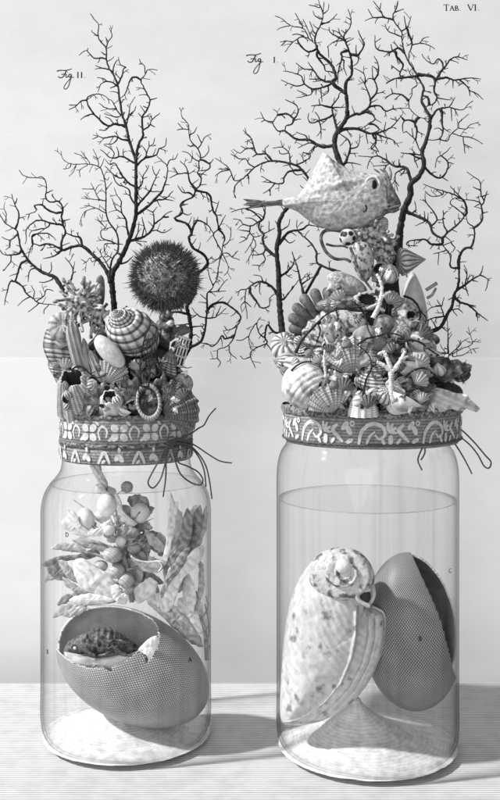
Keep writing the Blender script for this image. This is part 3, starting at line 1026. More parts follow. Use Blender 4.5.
CE = '''6:284,350 282,330 280,310 279,294 278.4,270 277,258 277,246 279.6,234 278.8,224 282,215.5 286.4,209 296,199 306,188 309,180 301,169 295,165 283,162 272,161 263,163 254,168 247,175 241,179.6 234,180 230,170 224,164 215,158
2:272,161 266,154 257,154 254,147 251,138 246,133 243,130|246,133 245,128|254,148 246,149 240,153 233,149|246,149 241,146|253,139 245,142|248,140 247,145|266,154 265,149 268.6,145|256,155 252,157|254,167 249,164 246,159 239,158.6 231,154|230,170 223,171 215,176|229,169 218,169|231,175 226,183|241,179.6 235,186 234,194 236,198|248,175 249,184
2.2:301,170 289,171.6 284,178 283,183 274,183 261,176|275,183 270,189 263,193.6|270,189 270,196|274,183 262,181.6|293,172 297,175 303,174|290,164 289,153 283,147 281,141|288,153 281,154 279,150|282,147 273,148|297,165 308,159 310,154 302,153|310,154 315,148|306,160 306,164
3:277,256 274.5,255.5 266,248 262.6,239 263.5,234 259,229 259,222 251.5,226 243,224 240.5,220 233,219|250,228 250,233 255,237 262,235|2:259,222 263.5,218 265,209 264,200|260,218 253,212 244,208.7 231,212|256.7,222 251.5,218 245,218|263,234 269.4,231 275,228|269,231 269,221|248,231 239,230|248,235 246.5,239 239,243|245,237 240,237|254,236 251.5,243 245,253|255,240 255.5,246 251.5,253 246.5,263|2:266,248 262,254 251.5,255|263,254 265,260 259,266.5 260,271|260,266 252,265
3:279,245 284,237 290,231.7 297,230.5 303,229 309,225 323,228|284,238 290,243 295,240|282,230 288,226 290,219|278,226 275,220.6|2.4:279.6,276.7 288,271 294,262 292,251|288,271 288,265
2.6:278,296 272,287 263,282 255,283 247,289 240,290 238,296|263,281 260,276 253,275|260,283 259.4,291 261,295|2.2:250,288 251,294 257,302 261,307.6 269,306 270,298 276,293|246,290 245,300 247,314 247,319|245,301 241,306 242,311|246,302 251,307|2:280,299 283.6,299 292,289 299,279.6
2.2:282,333 274,332 268,325 266,329 265,338 267,343 258,347 251,352 251,358 255.6,368|265,338 259,333 257,323 261,317|256,323 249,336 251,350|267,344 273,353|249,336 242,340 236,340|250,357 244,359 240,356'''
CF = '''3:340,272 326,267.5 317,262 316,251 309,241 298,231 297,220
2.6:304,297 303,291 299,275 295.6,261 292,253|302,284 311,278 318,275 319,270|310,278 307,273'''
CG = '''5.5:346,178 339,160 335,148 335,138 338,131 346,119 347,110 347,102 345.6,90 346,82 351,76 352,66 350,54 346,43 344,36 350,27 351,19 348,9
3:335,145 324,147 316,144 309,140 296,139 285,131 278,131 273,123 277,116 277,112 273,109|273,122 265,120 260.6,112|265,120 261,122|2:277,115 287,114 294,118 298,112 296,105 285,99.6|2:294,118 292,124 286,126 285,131|294,120 301,119|307,139 306,136 296,132|316,145 309,143 298,148|318,146 311,150 309,156 310,160|309,155 303,152
2.6:337,129 333,114 333,108 340,107.5 347,107|2:333,108 325,106 320,105 311,106|332,106 338,98 340,93 345.6,91|320,105 319,99|2:332,115 330,117 319,121 311,123 308,118 309,113|319,117 315,112|319,121 321,130 317,136|321,131 321,139|336,128 336,119
3.4:345.6,93 338,88 332,82 336,78 334,70 330,63 323,57 318,51 315,41 316,34 320,26 322,21 323,14 320,5 317.6,-2|320,25 330,21 337,14|321,23 328,23|323,14 328,10 329,4|323,13 324,2|321,19 315,16 313,11|319.6,8 314,6 309,5
2:317.6,49 308,51.6 300,45 298,39 302,37 309,39 317,46|299,38 292,43 285,52|293,42 286,41 280,42|286,41 281,46|309,39 304,29 291,25.6 282,19 275,15.6|290,26 283,27 277,30|303,27 299,20 295,13|313,42 308,30 303,19|314,33 309.6,21|304,36 296,34 292,35
2:318,51 317,56 324,66 326,71 335,72|2.2:332,82 324,81 318,77 313,70 304,69 296,63|332,83 327,86 313,89 304,83 301,76 290,72 283,71|304,84 296,86 281,80|312,89 311,94 305,96 296,98|307,95 297,90|325,81 325,75|314,71 308,62|320,79 309,79|321,90 322,102|328,86 328,92 320,98|316,89 316,95
2.4:350,54 354,55 359,54 364,45 361,37 358,30|359,54 358,62 353,66|356,53 356,45|2:346,41 336,36 330,32 329,27|345,40 339,33 332,30|344,40 334,42 327,47|328,47 329,58|340,34 338,28|345,33 341,30|347,42 354,38|351,20 346,17|2:347,51 341,53 342,58 339,68 338,76 338,84|344,60 344,68 347,76|341,62 336,66
3:338,132 346,129 358,129 372,133.6 390,128 402,115|2.6:346,119 349,117 356,114 360,114 369,112 375,119 369,123.6 360,130|2:369,123.6 375,125 379,130 372,133|2.4:360,114 369,107 370,98 365,85 360,77|2:370,100 377,91 374,80 368,79 365,84|369,107 379,105.6 386,111 393,109 409,108|393,109 393,105|1.9:374,80 378,74 378,64 374,56|365,84 364,74 354,68|373,79 372,67|378,70 372,66|355,115 352,106|349,117 349,110
2.4:345,164 350,150 349,141 343,136 338,133|349,149 358,146 360,134|345,141 340,146|2:372,133.6 376,142 371,150|375,146 379,152|366,134 368,144|345,163 353,163 361,165|376,134 390,139 394,141 399,147|375,133 376,141 371,148 379,152|384,130 386,122|396,120 390,118|394,141 395,145'''
CH = '''13:386,330 389,310 392,285 398,254 400,230 404,210 410,196 411,184 419,176 424,165 422,152 425,144 429,130 430,118 425,108 421.6,100 423.6,88 420,81 416,73 410,64 405,54 402,40 401.6,32 394,21 393,15 396,9 398,1
2:394,20 384,17.6 372,18 365,21|384,17.6 380,10 373,1|380,9 381,3|373,18 368,9|395,12 404,9|402,31 408,26 411,16|406,28 404,16|2:407,28 410,37 412,45 409,54 409,62|412,40 413,35|412,45 419,43 424,38 429,37|420,43 428,45 435,49
402,37 395,34 388,31 385,24|388,30 390,26|2.2:405,53 398,48 391.6,51.6 383,51 376,48 375,35|392,50 391,44|390,52 384,57|376,42 381,38
2.2:396,52 397,57 403,65 400,73 401,76 414,79|401,77 393,79 386,83|400,72 391,65|391,70 392,66|2.4:417,76 402,78 394,79 386,84|415,78 417,85 412,89 412,95 409,101 410,109 419,117 429,119|2:409,101 402,95 392,94 385,99|393,94 391,88
2.8:419,117 415,123 417,130 416,140 420,151|2:415,122 408,120 403,123 403,132|416,140 407,132|413,137 412,128|420,155 413,154 401,153|405,122 401,117|407,131 403,133|421,158 414,162
3:416,74 420,75 430,76 435,80 434,90.6 437,98 433,104 427,106 424,112|2.4:429,103 428,98 423,96 421.6,101.5|2.2:435,80 446,77.6 453,80 459.5,79.5 470,78 481,79|460,80 466.6,86 470,90.6 477,94 483,99.6|469,90 470,96|2.2:436,80 439.6,73.5 444,68 450,60 458,57 467.6,60|458,57 460,53|443,68 442,62 438,59 433,64 425,59 422,54|440,71 448,68|438,98 443,99 451,100|453,81 453,88|463,83 458,86
2.6:429,122 436,111 440.5,108.6 448.6,107 452,103 455,97|448.6,107 462,110 468.4,104 473,101|451,108 452,121|454,108 458,116|2.4:440.5,109 442,114 442,123 443,131 439,139 427,140|443,131 438,128 434,129|439,139 447,141 450,135.6 452,133 458.5,127.5 459.4,122 469,114|458.5,128 466,129 470,125 479,122|452,133 459,135.6 472,138 483,144|463,137 464,144 465,153.6|464,144 472,148
2.2:424,166 428,171 434,176 440,178 445,174 448,167 447,161 441,156 437,159 435,168|441,156 446,152 451,147|447,162 454,164|442,177 448,181
2.8:411,181 406,168 394,166 386,160 377,156 370,160 367,169|373,157 358,156|387,161 386,153|388,165 374,166|386,166 383,173|399,166 399,159|406,168 396,173 395,180 391,186|395,180 398,191|396,182 399,186|2:423,159 416,157 410,154 401,153|414,158 418,168|410,178 408,171|405,170 401,176
3:404,211 411,213.6 427,221 431,227 433,233 442,237.6 448,232 457,225 464,216 457,209 450,203 455,198 460,199|411,213.6 416,209 414.6,201|431,226 437,220 433,211 426,202 425,193|426,203 423,199|425,219 424,211|428,221 428,213|424,222 415,226|447,232 443,222 444,214 448,211|444,215 443,210|455,225 454.6,220
2:464,216 467,212 464,201 455,195 443,191 433,188 423,184|443,191 442,195 431,196 425,191|463,200 450,186|442,194 436,190
2.4:442,238 442,244 431,244 425,239.6 410,241 407,245 418,246|434,244 430,249'''
CI = '''4.5:422,334 438,329 443,323 447,315 452,306 454,296 457,289 459,280 458.6,269 453,268 450,265 451,256 449,253 442,244 442,238
2.8:458.6,269 459,258 464,249 471,247 474,239 474,228 468,223 466,214|2.2:474,228 482,220 481,205 476,201 464,199.6|481,206 484,201 481,194 480,182 474,177 467,172|484,201 487,191|482,213 488,212|444,245 454,241|451,244 455,248 450,254|445,251 433,254|439,253 438,265|480,190 473,187|483,196 489,194|481,203 474,207
2.6:457,290 465,285 473,279 481,275.6 490,280.6|480,275.6 482,270 483,266|488,279.6 487,287 485,291|465,285 467,273 464,265|465,285 468.5,296|472,280 478,282|467,274 464,269|461,287 468,291
2.6:454,296 459.5,302 468.5,305 477.5,313 488,321|477,313 478,321|469,305 476,306|476,312 476,317|451,310 458,309 463,313|452,309 457,316|446,316 440,317 431.6,318.5 417,326|445,320 441.5,308 437,299.6|440,306 431.6,307.6 426,313|437,329 433,322 430,318|441,326 447,331 450,328|442,306 444,297|454,297 448,300'''
CJ = '''2.6:446,360 448,357 448,344 447.7,328 447,319
448,356 459.4,346 462,342 469,338|458,347 461,340|452,354 462,348.7 472,344 471,337 468,327|452,357 463,355 471,349.6 479,348|471,343 477,339|470,335 466,331|2.2:446,359 456,369 465,384|459,372 466.6,360|464,382 470,376 469,367|462,378 457,362|447,355 442,348 440,344|448,341 452,334|455,368 452,360|473,349 476,353'''

rng = random.Random(7)

def wd_ok(li, w_):
    return w_ < 3.6

def coral(name, data, d0, label, material=CORAL, group='dark branching corals above the jars', drift=0.35, parts=True, amin=0.9, tipw=0.62, thick=1.24):
    limbs = []
    for s in data.replace('\n', '|').split('|'):
        w0 = None
        if ':' in s:
            a, s = s.split(':')
            w0 = float(a)
        limbs.append((w0, P2(s)))
    done = []      # (px, py, distance, width, group index)
    groups = []
    root = None
    for li, (w0, q) in enumerate(limbs):
        pts = catmull([Vector((x, y, 0)) for x, y in q], 1.1)
        n = len(pts)
        if li == 0:
            dr, wp, gi, par = d0, w0, 0, -1
            groups.append(MB())
        else:
            best = min(done, key=lambda t: (t[0] - q[0][0]) ** 2 + (t[1] - q[0][1]) ** 2)
            dr, wp, par = best[2], best[3], best[4]
            pts[0] = Vector((best[0], best[1], 0))
            if par == 0 and parts:
                groups.append(MB())
                gi = len(groups) - 1
            else:
                gi = par
            if w0 is None:
                w0 = min(max(amin + 0.025 * n, 1.15), 1.9, max(wp * 0.85, 1.0))
        w1 = tipw if li else tipw
        slope = rng.uniform(-drift, drift)
        wig = rng.uniform(0, 99)
        P3, rr, rec = [], [], []
        ext = (q[-1][0] - q[0][0]) ** 2 + (q[-1][1] - q[0][1]) ** 2
        for i, p in enumerate(pts):
            t = i / max(n - 1, 1)
            e = dr + (slope * i * 1.1 * 0.001 if li else 0.010 * math.sin(i * 0.03)) + 0.0006 * math.sin(i * 0.5 + wig)
            e = max(d0 - 0.05, min(d0 + 0.06, e))
            j = 0.28 if 0 < i < n - 1 else 0
            x = p.x + j * mnoise.noise(Vector((i * 0.45, wig, 0))) * 1.6
            y = p.y + j * mnoise.noise(Vector((i * 0.45, wig, 9))) * 1.6
            wd = w0 + (w1 - w0) * (t ** (0.8 if li == 0 else 0.9))
            if li == 0 and w0 > 10:
                wd = max(tipw, w0 * (1 - t) ** 1.0 * 0.5 + w0 * 0.5 * (1 - t) ** 4) if t > 0 else w0
                wd = max(wd, 1.2)
            wd *= thick * (1 + 0.30 * mnoise.noise(Vector((i * 0.33, wig, 5))))
            P3.append(W(x, y, e))
            rr.append(wd / 2 * e / F)
            rec.append((p.x, p.y, e, wd, gi))
        tube(groups[gi], P3, rr, 6)
        done += rec
        # short side twigs
        if n > 14 and parts:
            k_ = rng.randrange(4, 10)
            while k_ < n - 3:
                if wd_ok(li, rec[k_][3]):
                    sgn = rng.choice((-1, 1))
                    tg = (pts[min(k_ + 1, n - 1)] - pts[k_ - 1])
                    an = math.atan2(tg.y, tg.x) + sgn * rng.uniform(.6, 1.3)
                    L_ = rng.uniform(3.5, 10)
                    pp = [Vector((pts[k_].x, pts[k_].y, 0))]
                    for q_ in range(4):
                        an += rng.uniform(-.35, .35)
                        pp.append(pp[-1] + Vector((math.cos(an), math.sin(an), 0)) * L_ / 4)
                    dz = rng.uniform(-.004, .004)
                    e0 = rec[k_][2]
                    w_ = min(rec[k_][3] * .7, 1.25)
                    g_ = [W(p.x, p.y, e0 + dz * i / 4) for i, p in enumerate(pp)]
                    tube(groups[gi], g_, [max(.62, w_ * (1 - .12 * i)) / 2 * e0 / F for i in range(5)], 5)
                    if rng.random() < .45:
                        a2 = an + rng.choice((-1, 1)) * rng.uniform(.5, .9)
                        f_ = [pp[2], pp[2] + Vector((math.cos(a2), math.sin(a2), 0)) * L_ * .3, pp[2] + Vector((math.cos(a2 + .3), math.sin(a2 + .3), 0)) * L_ * .5]
                        tube(groups[gi], [W(p.x, p.y, e0 + dz * .5 + dz * i * .3) for i, p in enumerate(f_)], [max(.6, w_ * .8 * (1 - .15 * i)) / 2 * e0 / F for i in range(3)], 5)
                k_ += rng.randrange(5, 12)
    base = W(limbs[0][1][0][0], limbs[0][1][0][1], d0)
    t = thing(name, base, label, 'coral', group)
    for i, g in enumerate(groups):
        obj('stem' if i == 0 else 'branch', g, material, t)
    return t

coral('branching_coral', CA, DL + 0.030, 'tallest black branching coral of the narrower jar, rising straight up left of the sea urchin')
coral('branching_coral', CA2, DL + 0.020, 'thin feathery coral just left of the tall straight coral', drift=0.2, thick=1.05)
coral('branching_coral', CB, DL + 0.038, 'black coral bending left from the foot of the tall coral')
coral('branching_coral', CC, DL + 0.000, 'black coral reaching out farthest left from the top of the frilled shell')
coral('branching_coral', CD, DL + 0.040, 'black coral with large open loops rising behind the right side of the sea urchin')
coral('branching_coral', CE, DR + 0.030, 'black coral with a straight bare stem, branching behind the fish tail', CORAL_GREY if False else CORAL)
coral('branching_coral', CF, DR + 0.000, 'short slender coral stems under the fish belly, above the fluted scallop', drift=0.1)
coral('branching_coral', CG, DR + 0.045, 'dense black coral fanning up behind the back of the fish')
coral('branching_coral', CH, DR + 0.015, 'thick trunked black coral rising right beside the fish mouth')
coral('branching_coral', CI, DR + 0.005, 'black coral with a U shaped fork at the far right of the wider jar')
coral('branching_coral', CJ, DR - 0.050, 'small thin twiggy coral standing over the dark snail at the right rim', drift=0.2, thick=1.05)
# ------------------------------------------------------------------ shells heaped on the narrower jar
GL, GR = 'shells heaped on the narrower jar', 'shells heaped on the wider jar'
def put(name, mb, M, mats, label, cat, group, sub=0):
    mb.transform(M)
    return one(name, mb, mats, label, cat, group, sub=sub)

def shell(name, px, py, off, size, label, mats, group, roll=0, pitch=0, yaw=0, cat='shell', D=None, sx=1, **k):
    m_ = raup(**k)
    d = (D or (DL if group == GL else DR)) + off * 0.001
    M = place(px, py, d, size, roll, pitch, yaw)
    if sx != 1:
        M = M @ Matrix.Diagonal((sx, sx, 1, 1))
    return put(name, m_, M, mats if isinstance(mats, list) else [mats, DARKIN], label, cat, group)

def mound(px, py, d, rx, ry, hz, label, seed):
    m_ = MB()
    rows = []
    for i in range(27):
        t = i / 26
        row = []
        for j in range(44):
            a = 2 * PI * j / 44
            v = Vector((math.cos(a), math.sin(a), t * 2))
            k = 1 + 0.22 * mnoise.fractal(v * 2.6 + Vector((seed, 0, 0)), 1, 2, 4)
            r = math.cos(t * PI / 2) ** 0.75 * k
            row.append(W(px, py, d) + Vector((rx * r * math.cos(a), ry * r * math.sin(a), hz * t * (1 + 0.1 * (k - 1))))* 0.001)
        rows.append(row)
    m_.grid(rows, cyc=True)
    return one('rock', m_, ROCK, label, 'rock')
mound(126, 412, DL, 60, 56, 108, 'dark rough rock showing between the shells on the narrower jar', 3)
mound(374, 405, DR, 78, 70, 96, 'dark rough rock showing between the shells on the wider jar', 9)

def flat_shell(name, s, off, thick, m, label, group, cat='shell', power=2.0, disp=None, tilt=(0, 0), back=None, D=None, rings=14, centre=None, n=96):
    m_ = MB()
    d = (D or (DL if group == GL else DR)) + off * 0.001
    inflate(m_, s, d, thick, power=power, disp=disp, tilt=tilt, back=back, rings=rings, centre=centre, n=n)
    return one(name, m_, m, label, cat, group)

def ridges(ax, ay, per, amp):
    """ridges across direction (ax, ay) in photo pixels"""
    l = math.hypot(ax, ay)
    return lambda x, y, a, r: amp * math.cos(2 * PI * (x * ax + y * ay) / l / per) * min(1, (1 - r) * 6)

# --- left heap, back to front
shell('turret_shell', 165, 328, 6, 56, 'dark pointed turret shell standing upright right of the ribbed tun shell', [DGREY, DARKIN], GL, roll=2, yaw=20, turns=7, Wx=1.45, T=2.9, sa=.62, sb=.75, dist=.42, axial=(7, .18), cords=(3, .06))
shell('whelk_shell', 60, 362, -18, 70, 'long whelk at the left end of the heap, its pointed end hanging down', [VSTRF, DARKIN], GL, roll=174, yaw=40, turns=6, Wx=1.6, T=2.7, sa=.6, sb=.9, dist=.38, cords=(6, .03), axial=(5, .06))
shell('flat_coiled_snail', 62, 328, -36, 27, 'small round snail showing its flat spiral at the left end of the heap', [PALE, DARKIN], GL, roll=0, pitch=82, yaw=30, turns=4.5, Wx=1.75, T=.35, sa=.5, sb=.5, dist=.55)
shell('tun_shell', 133, 335, -36, 88, 'large tun shell with heavy spiral ribs beside the sea urchin', [VSTR, DARKIN], GL, roll=-24, pitch=46, yaw=25, sx=.95, turns=4.2, Wx=2.15, T=1.55, sa=.64, sb=1.0, dist=.36, cords=(11, .045), end=60)
# fluted clams
def flutes(n, amp):
    return lambda x, y, a, r: amp * math.cos(n * 2 * PI * a) * r * min(1, (1 - r) * 5)
flat_shell('fluted_clam', '70,320 76,323 80,333 82,346 85,360 86,372 82,378 77,372 72,361 68,346 66,331', -52, 9, FAN, 'tall pale fluted clam leaning at the left of the white oval clam', GL, disp=ridges(1, -0.25, 4.6, 1.6), tilt=(0, 0.2))
flat_shell('razor_clam', '83,338 88,345 91,358 94,372 93,381 88,378 85,368 82,352', -50, 6, FAN, 'narrow folded clam just right of the tall fluted clam', GL, disp=ridges(1, -0.2, 4, 1.2))
flat_shell('razor_clam', '90,350 97,356 103,368 108,380 106,386 98,381 92,370 88,358', -54, 6, FAN, 'slanting folded clam below the white oval clam', GL, disp=ridges(1, -0.45, 4, 1.2))
flat_shell('oval_clam', '96,337 101,335 109,339 118,347 124,357 125,364 121,368 113,366 104,360 97,351 94,343', -68, 8, WHITE, 'smooth white oval clam in the middle of the heap', GL, disp=lambda x, y, a, r: 0.25 * math.cos(r * 40))
flat_shell('tongue_shell', '98,276 101,275 104,279 105,290 104,302 100,310 96,304 95,292 96,281', -6, 4, GREY, 'upright grey tongue shaped shell behind the frilled shell', GL)
def frill(name, pts, d, m, label, group, seed, spikes=16, body=(10, 14), cat='shell', L_=10):
    """frilled murex: lumpy body with curled fronds"""
    m_ = MB()
    r_ = random.Random(seed)
    cx, cy = pts
    m_ = ellip(cx, cy, d, body[0], body[1], body[0] * 0.8, bumpf=rough(0.5, 2.2, seed), seg=36, rings=24)
    for k in range(spikes):
        a = r_.uniform(0, 2 * PI)
        e = r_.uniform(-0.3, 1.0)
        v = Vector((math.cos(a) * math.cos(e), -math.sin(e) if r_.random() < .85 else math.sin(e), math.sin(a) * math.cos(e)))
        st = W(cx, cy, d) + Vector((v.x * body[0] * .8, v.y * body[0] * .6, v.z * body[1] * .8)) * 0.001
        ln = L_ * r_.uniform(.6, 1.2) * 0.001
        cu = Vector((r_.uniform(-1, 1), r_.uniform(-1, 0), r_.uniform(-1, 1))) * ln * .5
        pts_ = catmull([st, st + v * ln * .5, st + v * ln * .85 + cu * .5, st + v * ln + cu], .0008)
        n = len(pts_)
        tube(m_, pts_, [0.001 * (2.4 - 1.5 * i / n + 0.7 * (i > n * 0.75)) for i in range(n)], 7)
    return one(name, m_, m, label, cat, group)
frill('frilled_shell', (80, 302), DL - .045, SPECK, 'frilled murex with curled pale fronds at the foot of the left reaching coral', GL, 5, 30, (13, 12), L_=14)
frill('frilled_shell', (96, 316), DL - .04, SPECK, 'small frilled murex between the tongue shaped shell and the white oval clam', GL, 11, 18, (8, 12), L_=9)

def barnacle(px, py, off, r0, h, label, group, roll=0, pitch=30, m=WHITE, hole=.42, seed=0, flute=(9, .07)):
    prof = [(1.0, 0), (.93, .25), (.8, .55), (.64, .85), (hole + .08, 1.0), (hole, 1.0), (hole * .85, .8), (hole * .7, .45), (0.02, .3)]
    m_ = MB()
    rows = []
    seg = 54
    for i, (r, z) in enumerate(prof):
        row = []
        for j in range(seg):
            a = 2 * PI * j / seg
            k = 1 + flute[1] * math.cos(flute[0] * a) + 0.10 * mnoise.noise(Vector((math.cos(a) * 1.5, math.sin(a) * 1.5, seed + z)))
            row.append(Vector((r * k * r0 * math.cos(a), r * k * r0 * math.sin(a), z * h - h / 2 + (0.06 * h * math.cos(5 * a + seed) if i in (4, 5) else 0))))
        rows.append(row)
    m_.grid(rows, cyc=True)
    c = len(prof)
    nf = (c - 1) * seg
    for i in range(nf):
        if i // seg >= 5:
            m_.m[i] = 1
    d = (DL if group == GL else DR) + off * 0.001
    m_.transform(place(px, py, d, 1, roll, pitch))
    return one('barnacle', m_, [m, DARKIN], label, 'barnacle', group)
barnacle(77, 391, -46, 25, 40, 'large pale barnacle at the lower left of the heap with a dark mouth', GL, roll=-12, pitch=48, m=PALE, seed=1)
barnacle(112, 402, -62, 15, 24, 'white barnacle with a round black hole at the front of the narrower rim', GL, roll=-10, pitch=60, seed=2)
barnacle(118, 390, -54, 13, 20, 'small barnacle tucked directly behind the white barnacle with the round black hole', GL, roll=25, pitch=50, seed=3)
barnacle(131, 384, -50, 18, 30, 'grey barnacle under the big tun shell, beside the white oval clam tip', GL, roll=8, pitch=40, m=GREY, seed=4)
barnacle(95, 393, -52, 17, 34, 'rough grey barnacle between the two pale barnacles at the lower left', GL, roll=14, pitch=30, m=GREY, seed=14)
barnacle(153, 383, -46, 19, 32, 'grey barnacle with a wide dark mouth above the ring shaped shell', GL, roll=5, pitch=50, m=GREY, hole=.5, seed=5)
barnacle(168, 391, -40, 17, 30, 'dark barnacle left of the small bald urchin', GL, roll=-20, pitch=50, m=DGREY, hole=.5, seed=6)
shell('whelk_shell', 147, 371, -46, 34, 'small dark ridged whelk under the lacy coral net', [DGREY, DARKIN], GL, roll=-150, pitch=10, yaw=20, turns=5, Wx=1.7, T=1.9, sa=.6, sb=.75, dist=.42, axial=(6, .15), cords=(4, .05))
shell('whelk_shell', 168, 366, -30, 36, 'grey whelk standing below the dark turret shell', [VSTRF, DARKIN], GL, roll=12, pitch=10, yaw=50, turns=5, Wx=1.7, T=1.9, sa=.6, sb=.75, dist=.42, axial=(6, .10))
m_ = fan(56, 9, .36, .05)
put('scallop_shell', m_, place(107, 383, DL - .056, 26, 30, 12), FAN, 'small pale scallop under the tip of the slanting folded clam', 'shell', GL)
# ring shaped shell: open oval mouth towards the viewer
m_ = lathe([(1, -.5), (1.06, 0), (1.0, .35), (.9, .42), (.78, .35), (.7, 0), (.6, -.4), (.02, -.5)], 48, (24, .012))
for i in range(len(m_.m)):
    if i // 48 >= 4: m_.m[i] = 1
put('top_shell', m_, place(149, 402, DL - .066, 1, -8, 82) @ Matrix.Diagonal((12, 18, 16, 1)), [PALE, DGREY], 'pale shell with its oval open mouth to the front at the middle rim', 'shell', GL)
shell('periwinkle_shell', 134, 403, -60, 20, 'small pale snail lying left of the oval open mouthed shell', [PALE, DARKIN], GL, roll=60, yaw=-30, turns=4, Wx=1.9, T=1.3, sa=.6, sb=.7, dist=.4)
shell('whelk_shell', 140, 378, -52, 30, 'small tilted whelk with spiral lines below the big tun shell', [VSTRF, DARKIN], GL, roll=-40, yaw=-20, turns=4.5, Wx=1.8, T=1.8, sa=.6, sb=.8, dist=.4)
shell('periwinkle_shell', 124, 411, -64, 15, 'tiny round snail at the edge of the narrower rim', [WHITE, DARKIN], GL, roll=-70, yaw=10, turns=4, Wx=1.9, T=1.1, sa=.6, sb=.7, dist=.4)
shell('periwinkle_shell', 92, 409, -60, 17, 'tiny snail beside the large pale barnacle on the narrower rim', [GREY, DARKIN], GL, roll=30, yaw=10, turns=4, Wx=1.9, T=1.1, sa=.6, sb=.7, dist=.4)
one('bald_urchin', ellip(182, 384, DL - .03, 11, 10.5, bumpf=lambda v: 0.03 * math.cos(14 * math.atan2(v.y, v.x))), SPECK, 'small round bald urchin at the right end of the heap', 'urchin', GL)
m_ = fan(62, 8, .36, .055)
put('ribbed_clam', m_, place(163, 413, DL - .050, 40, 66, 20), FAND, 'dark ribbed clam fanning out to the right at the rim of the narrower jar', 'shell', GL)
shell('periwinkle_shell', 189, 402, -30, 20, 'dark snail at the far right end of the narrower rim', [DGREY, DARKIN], GL, roll=80, yaw=20, turns=4, Wx=1.9, T=1.4, sa=.6, sb=.7, dist=.4)
# banded stem: a short joined rod with pale frames
m_ = MB()
a0, a1 = W(176, 366, DL - .02), W(185, 337, DL - .02)
ax = (a1 - a0)
pts_ = [a0 + ax * (i / 40) for i in range(41)]
tube(m_, pts_, [0.0068 * (1 - 0.18 * i / 40) for i in range(41)], 16, 0)
sd = ax.normalized()
sx_ = sd.cross(Vector((0, 1, 0))).normalized()
for k in range(-2, 3):
    b = Vector((sx_.x, 0, sx_.z)) * 0.0033 * k + Vector((0, -0.0066 * math.sqrt(max(0, 1 - (k * .47) ** 2)), 0))
    tube(m_, [p + b * (1 - 0.18 * i / 40) for i, p in enumerate(pts_)], [.0009] * 41, 6, 1)
for f_ in (.04, .35, .66, .96):
    c_ = a0 + ax * f_
    rr_ = 0.0072 * (1 - .18 * f_)
    y_ = sd.cross(sx_)
    tube(m_, [c_ + (sx_ * math.cos(q * PI / 12) + y_ * math.sin(q * PI / 12)) * rr_ for q in range(25)], [.0012] * 25, 6, 1)
one('sea_lily_stem', m_, [DARKIN, WHITE], 'short dark banded stem with a pale lattice, leaning right of the dark turret shell', 'sea lily', GL)
frill('knobbed_cap', (180, 333), DL - .02, DGREY, 'tiny dark knobbed cap on top of the banded lattice stem', GL, 4, 10, (2.5, 2.5), L_=3.5, cat='shell')

# --- spiny sea urchin
ur = thing('sea_urchin', W(165, 277, DL - .03), 'round dark spiny sea urchin at the top of the narrower heap', 'sea urchin')
m_ = ellip(165, 277, DL - .03, 29, 28, bumpf=lambda v: 0.025 * mnoise.noise(v * 9))
obj('body', m_, mat('urchin_test', 0.36, 0.06, 'blotch', 170, coord='Object', noise_amt=.5, noise_scale=400, bump=.8), ur)
r_ = random.Random(2)
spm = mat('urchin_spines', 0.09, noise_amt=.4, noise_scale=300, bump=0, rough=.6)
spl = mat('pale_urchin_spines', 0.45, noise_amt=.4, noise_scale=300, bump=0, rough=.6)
uc = W(165, 277, DL - .03)
stuff = MB()
cone = [Vector((0, 0, 0)), Vector((0, 0, 1))]
N_ = 2300
for k in range(N_):
    z = 1 - 2 * (k + .5) / N_
    a = k * 2.399963
    q = math.sqrt(1 - z * z)
    v = Vector((q * math.cos(a), q * math.sin(a), z))
    v = (v + Vector((r_.gauss(0, .10), r_.gauss(0, .10), r_.gauss(0, .10)))).normalized()
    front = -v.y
    if v.y > .75: continue
    ln = (0.0075 + 0.004 * r_.random()) * (1.0 if front < .55 else .45)
    if r_.random() < .04: ln *= 1.5
    dv = (v + Vector((r_.gauss(0, .22), r_.gauss(0, .22), r_.gauss(0, .22)))).normalized()
    st = uc + v * 0.0278
    big = k % 22 == 3
    t_ = MB() if big else stuff
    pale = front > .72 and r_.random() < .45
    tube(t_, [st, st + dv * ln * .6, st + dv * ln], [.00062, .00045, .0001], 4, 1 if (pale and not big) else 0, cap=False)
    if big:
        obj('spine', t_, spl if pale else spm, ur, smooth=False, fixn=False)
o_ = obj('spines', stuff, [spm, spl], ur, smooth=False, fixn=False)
o_['kind'] = 'stuff'
# lacy dark net in front of the tun shell
coral('lace_coral', '''2:141,386 140,372 141,358 143,345 146,334 150,325
1.8:148,388 150,372 148,358 147,344 149,334|1.6:140,374 146,366 154,368 156,358 154,345 156,332|141,360 148,356 155,352|142,348 149,347 154,342|146,366 144,352|150,372 158,376 161,366 159,354|150,325 156,327 158,334 156,346|144,341 150,339 156,337|141,366 136,360 137,350|1.6:152,360 152,348 153,334''', DL - .072, 'fine dark lacy coral net standing in front of the big tun shell', group=None, drift=.05, parts=False)

# ------------------------------------------------------------------ shells heaped on the wider jar
# trunk collar of the thick coral
m_ = MB()
for k in range(26):
    x0 = 372 + 27 * k / 25
    pts_ = [(x0 + (k % 3) - 1, 332), (x0 + 1 + 0.5 * math.sin(k), 310), (x0 * .8 + 390 * .2 + 1, 288), (x0 * .6 + 393 * .4, 268), (x0 * .3 + 397 * .7, 246)]
    pxtube(m_, pts_, DR + .008 - .012 * math.sin(PI * k / 25) + .002 * (k % 2), 3.0, 1.4, sides=6)
one('fibrous_holdfast', m_, mat('fibre', 0.035, noise_amt=.6, noise_scale=700, bump=.8), 'dark fibrous root mass around the foot of the thick trunked coral', 'coral')
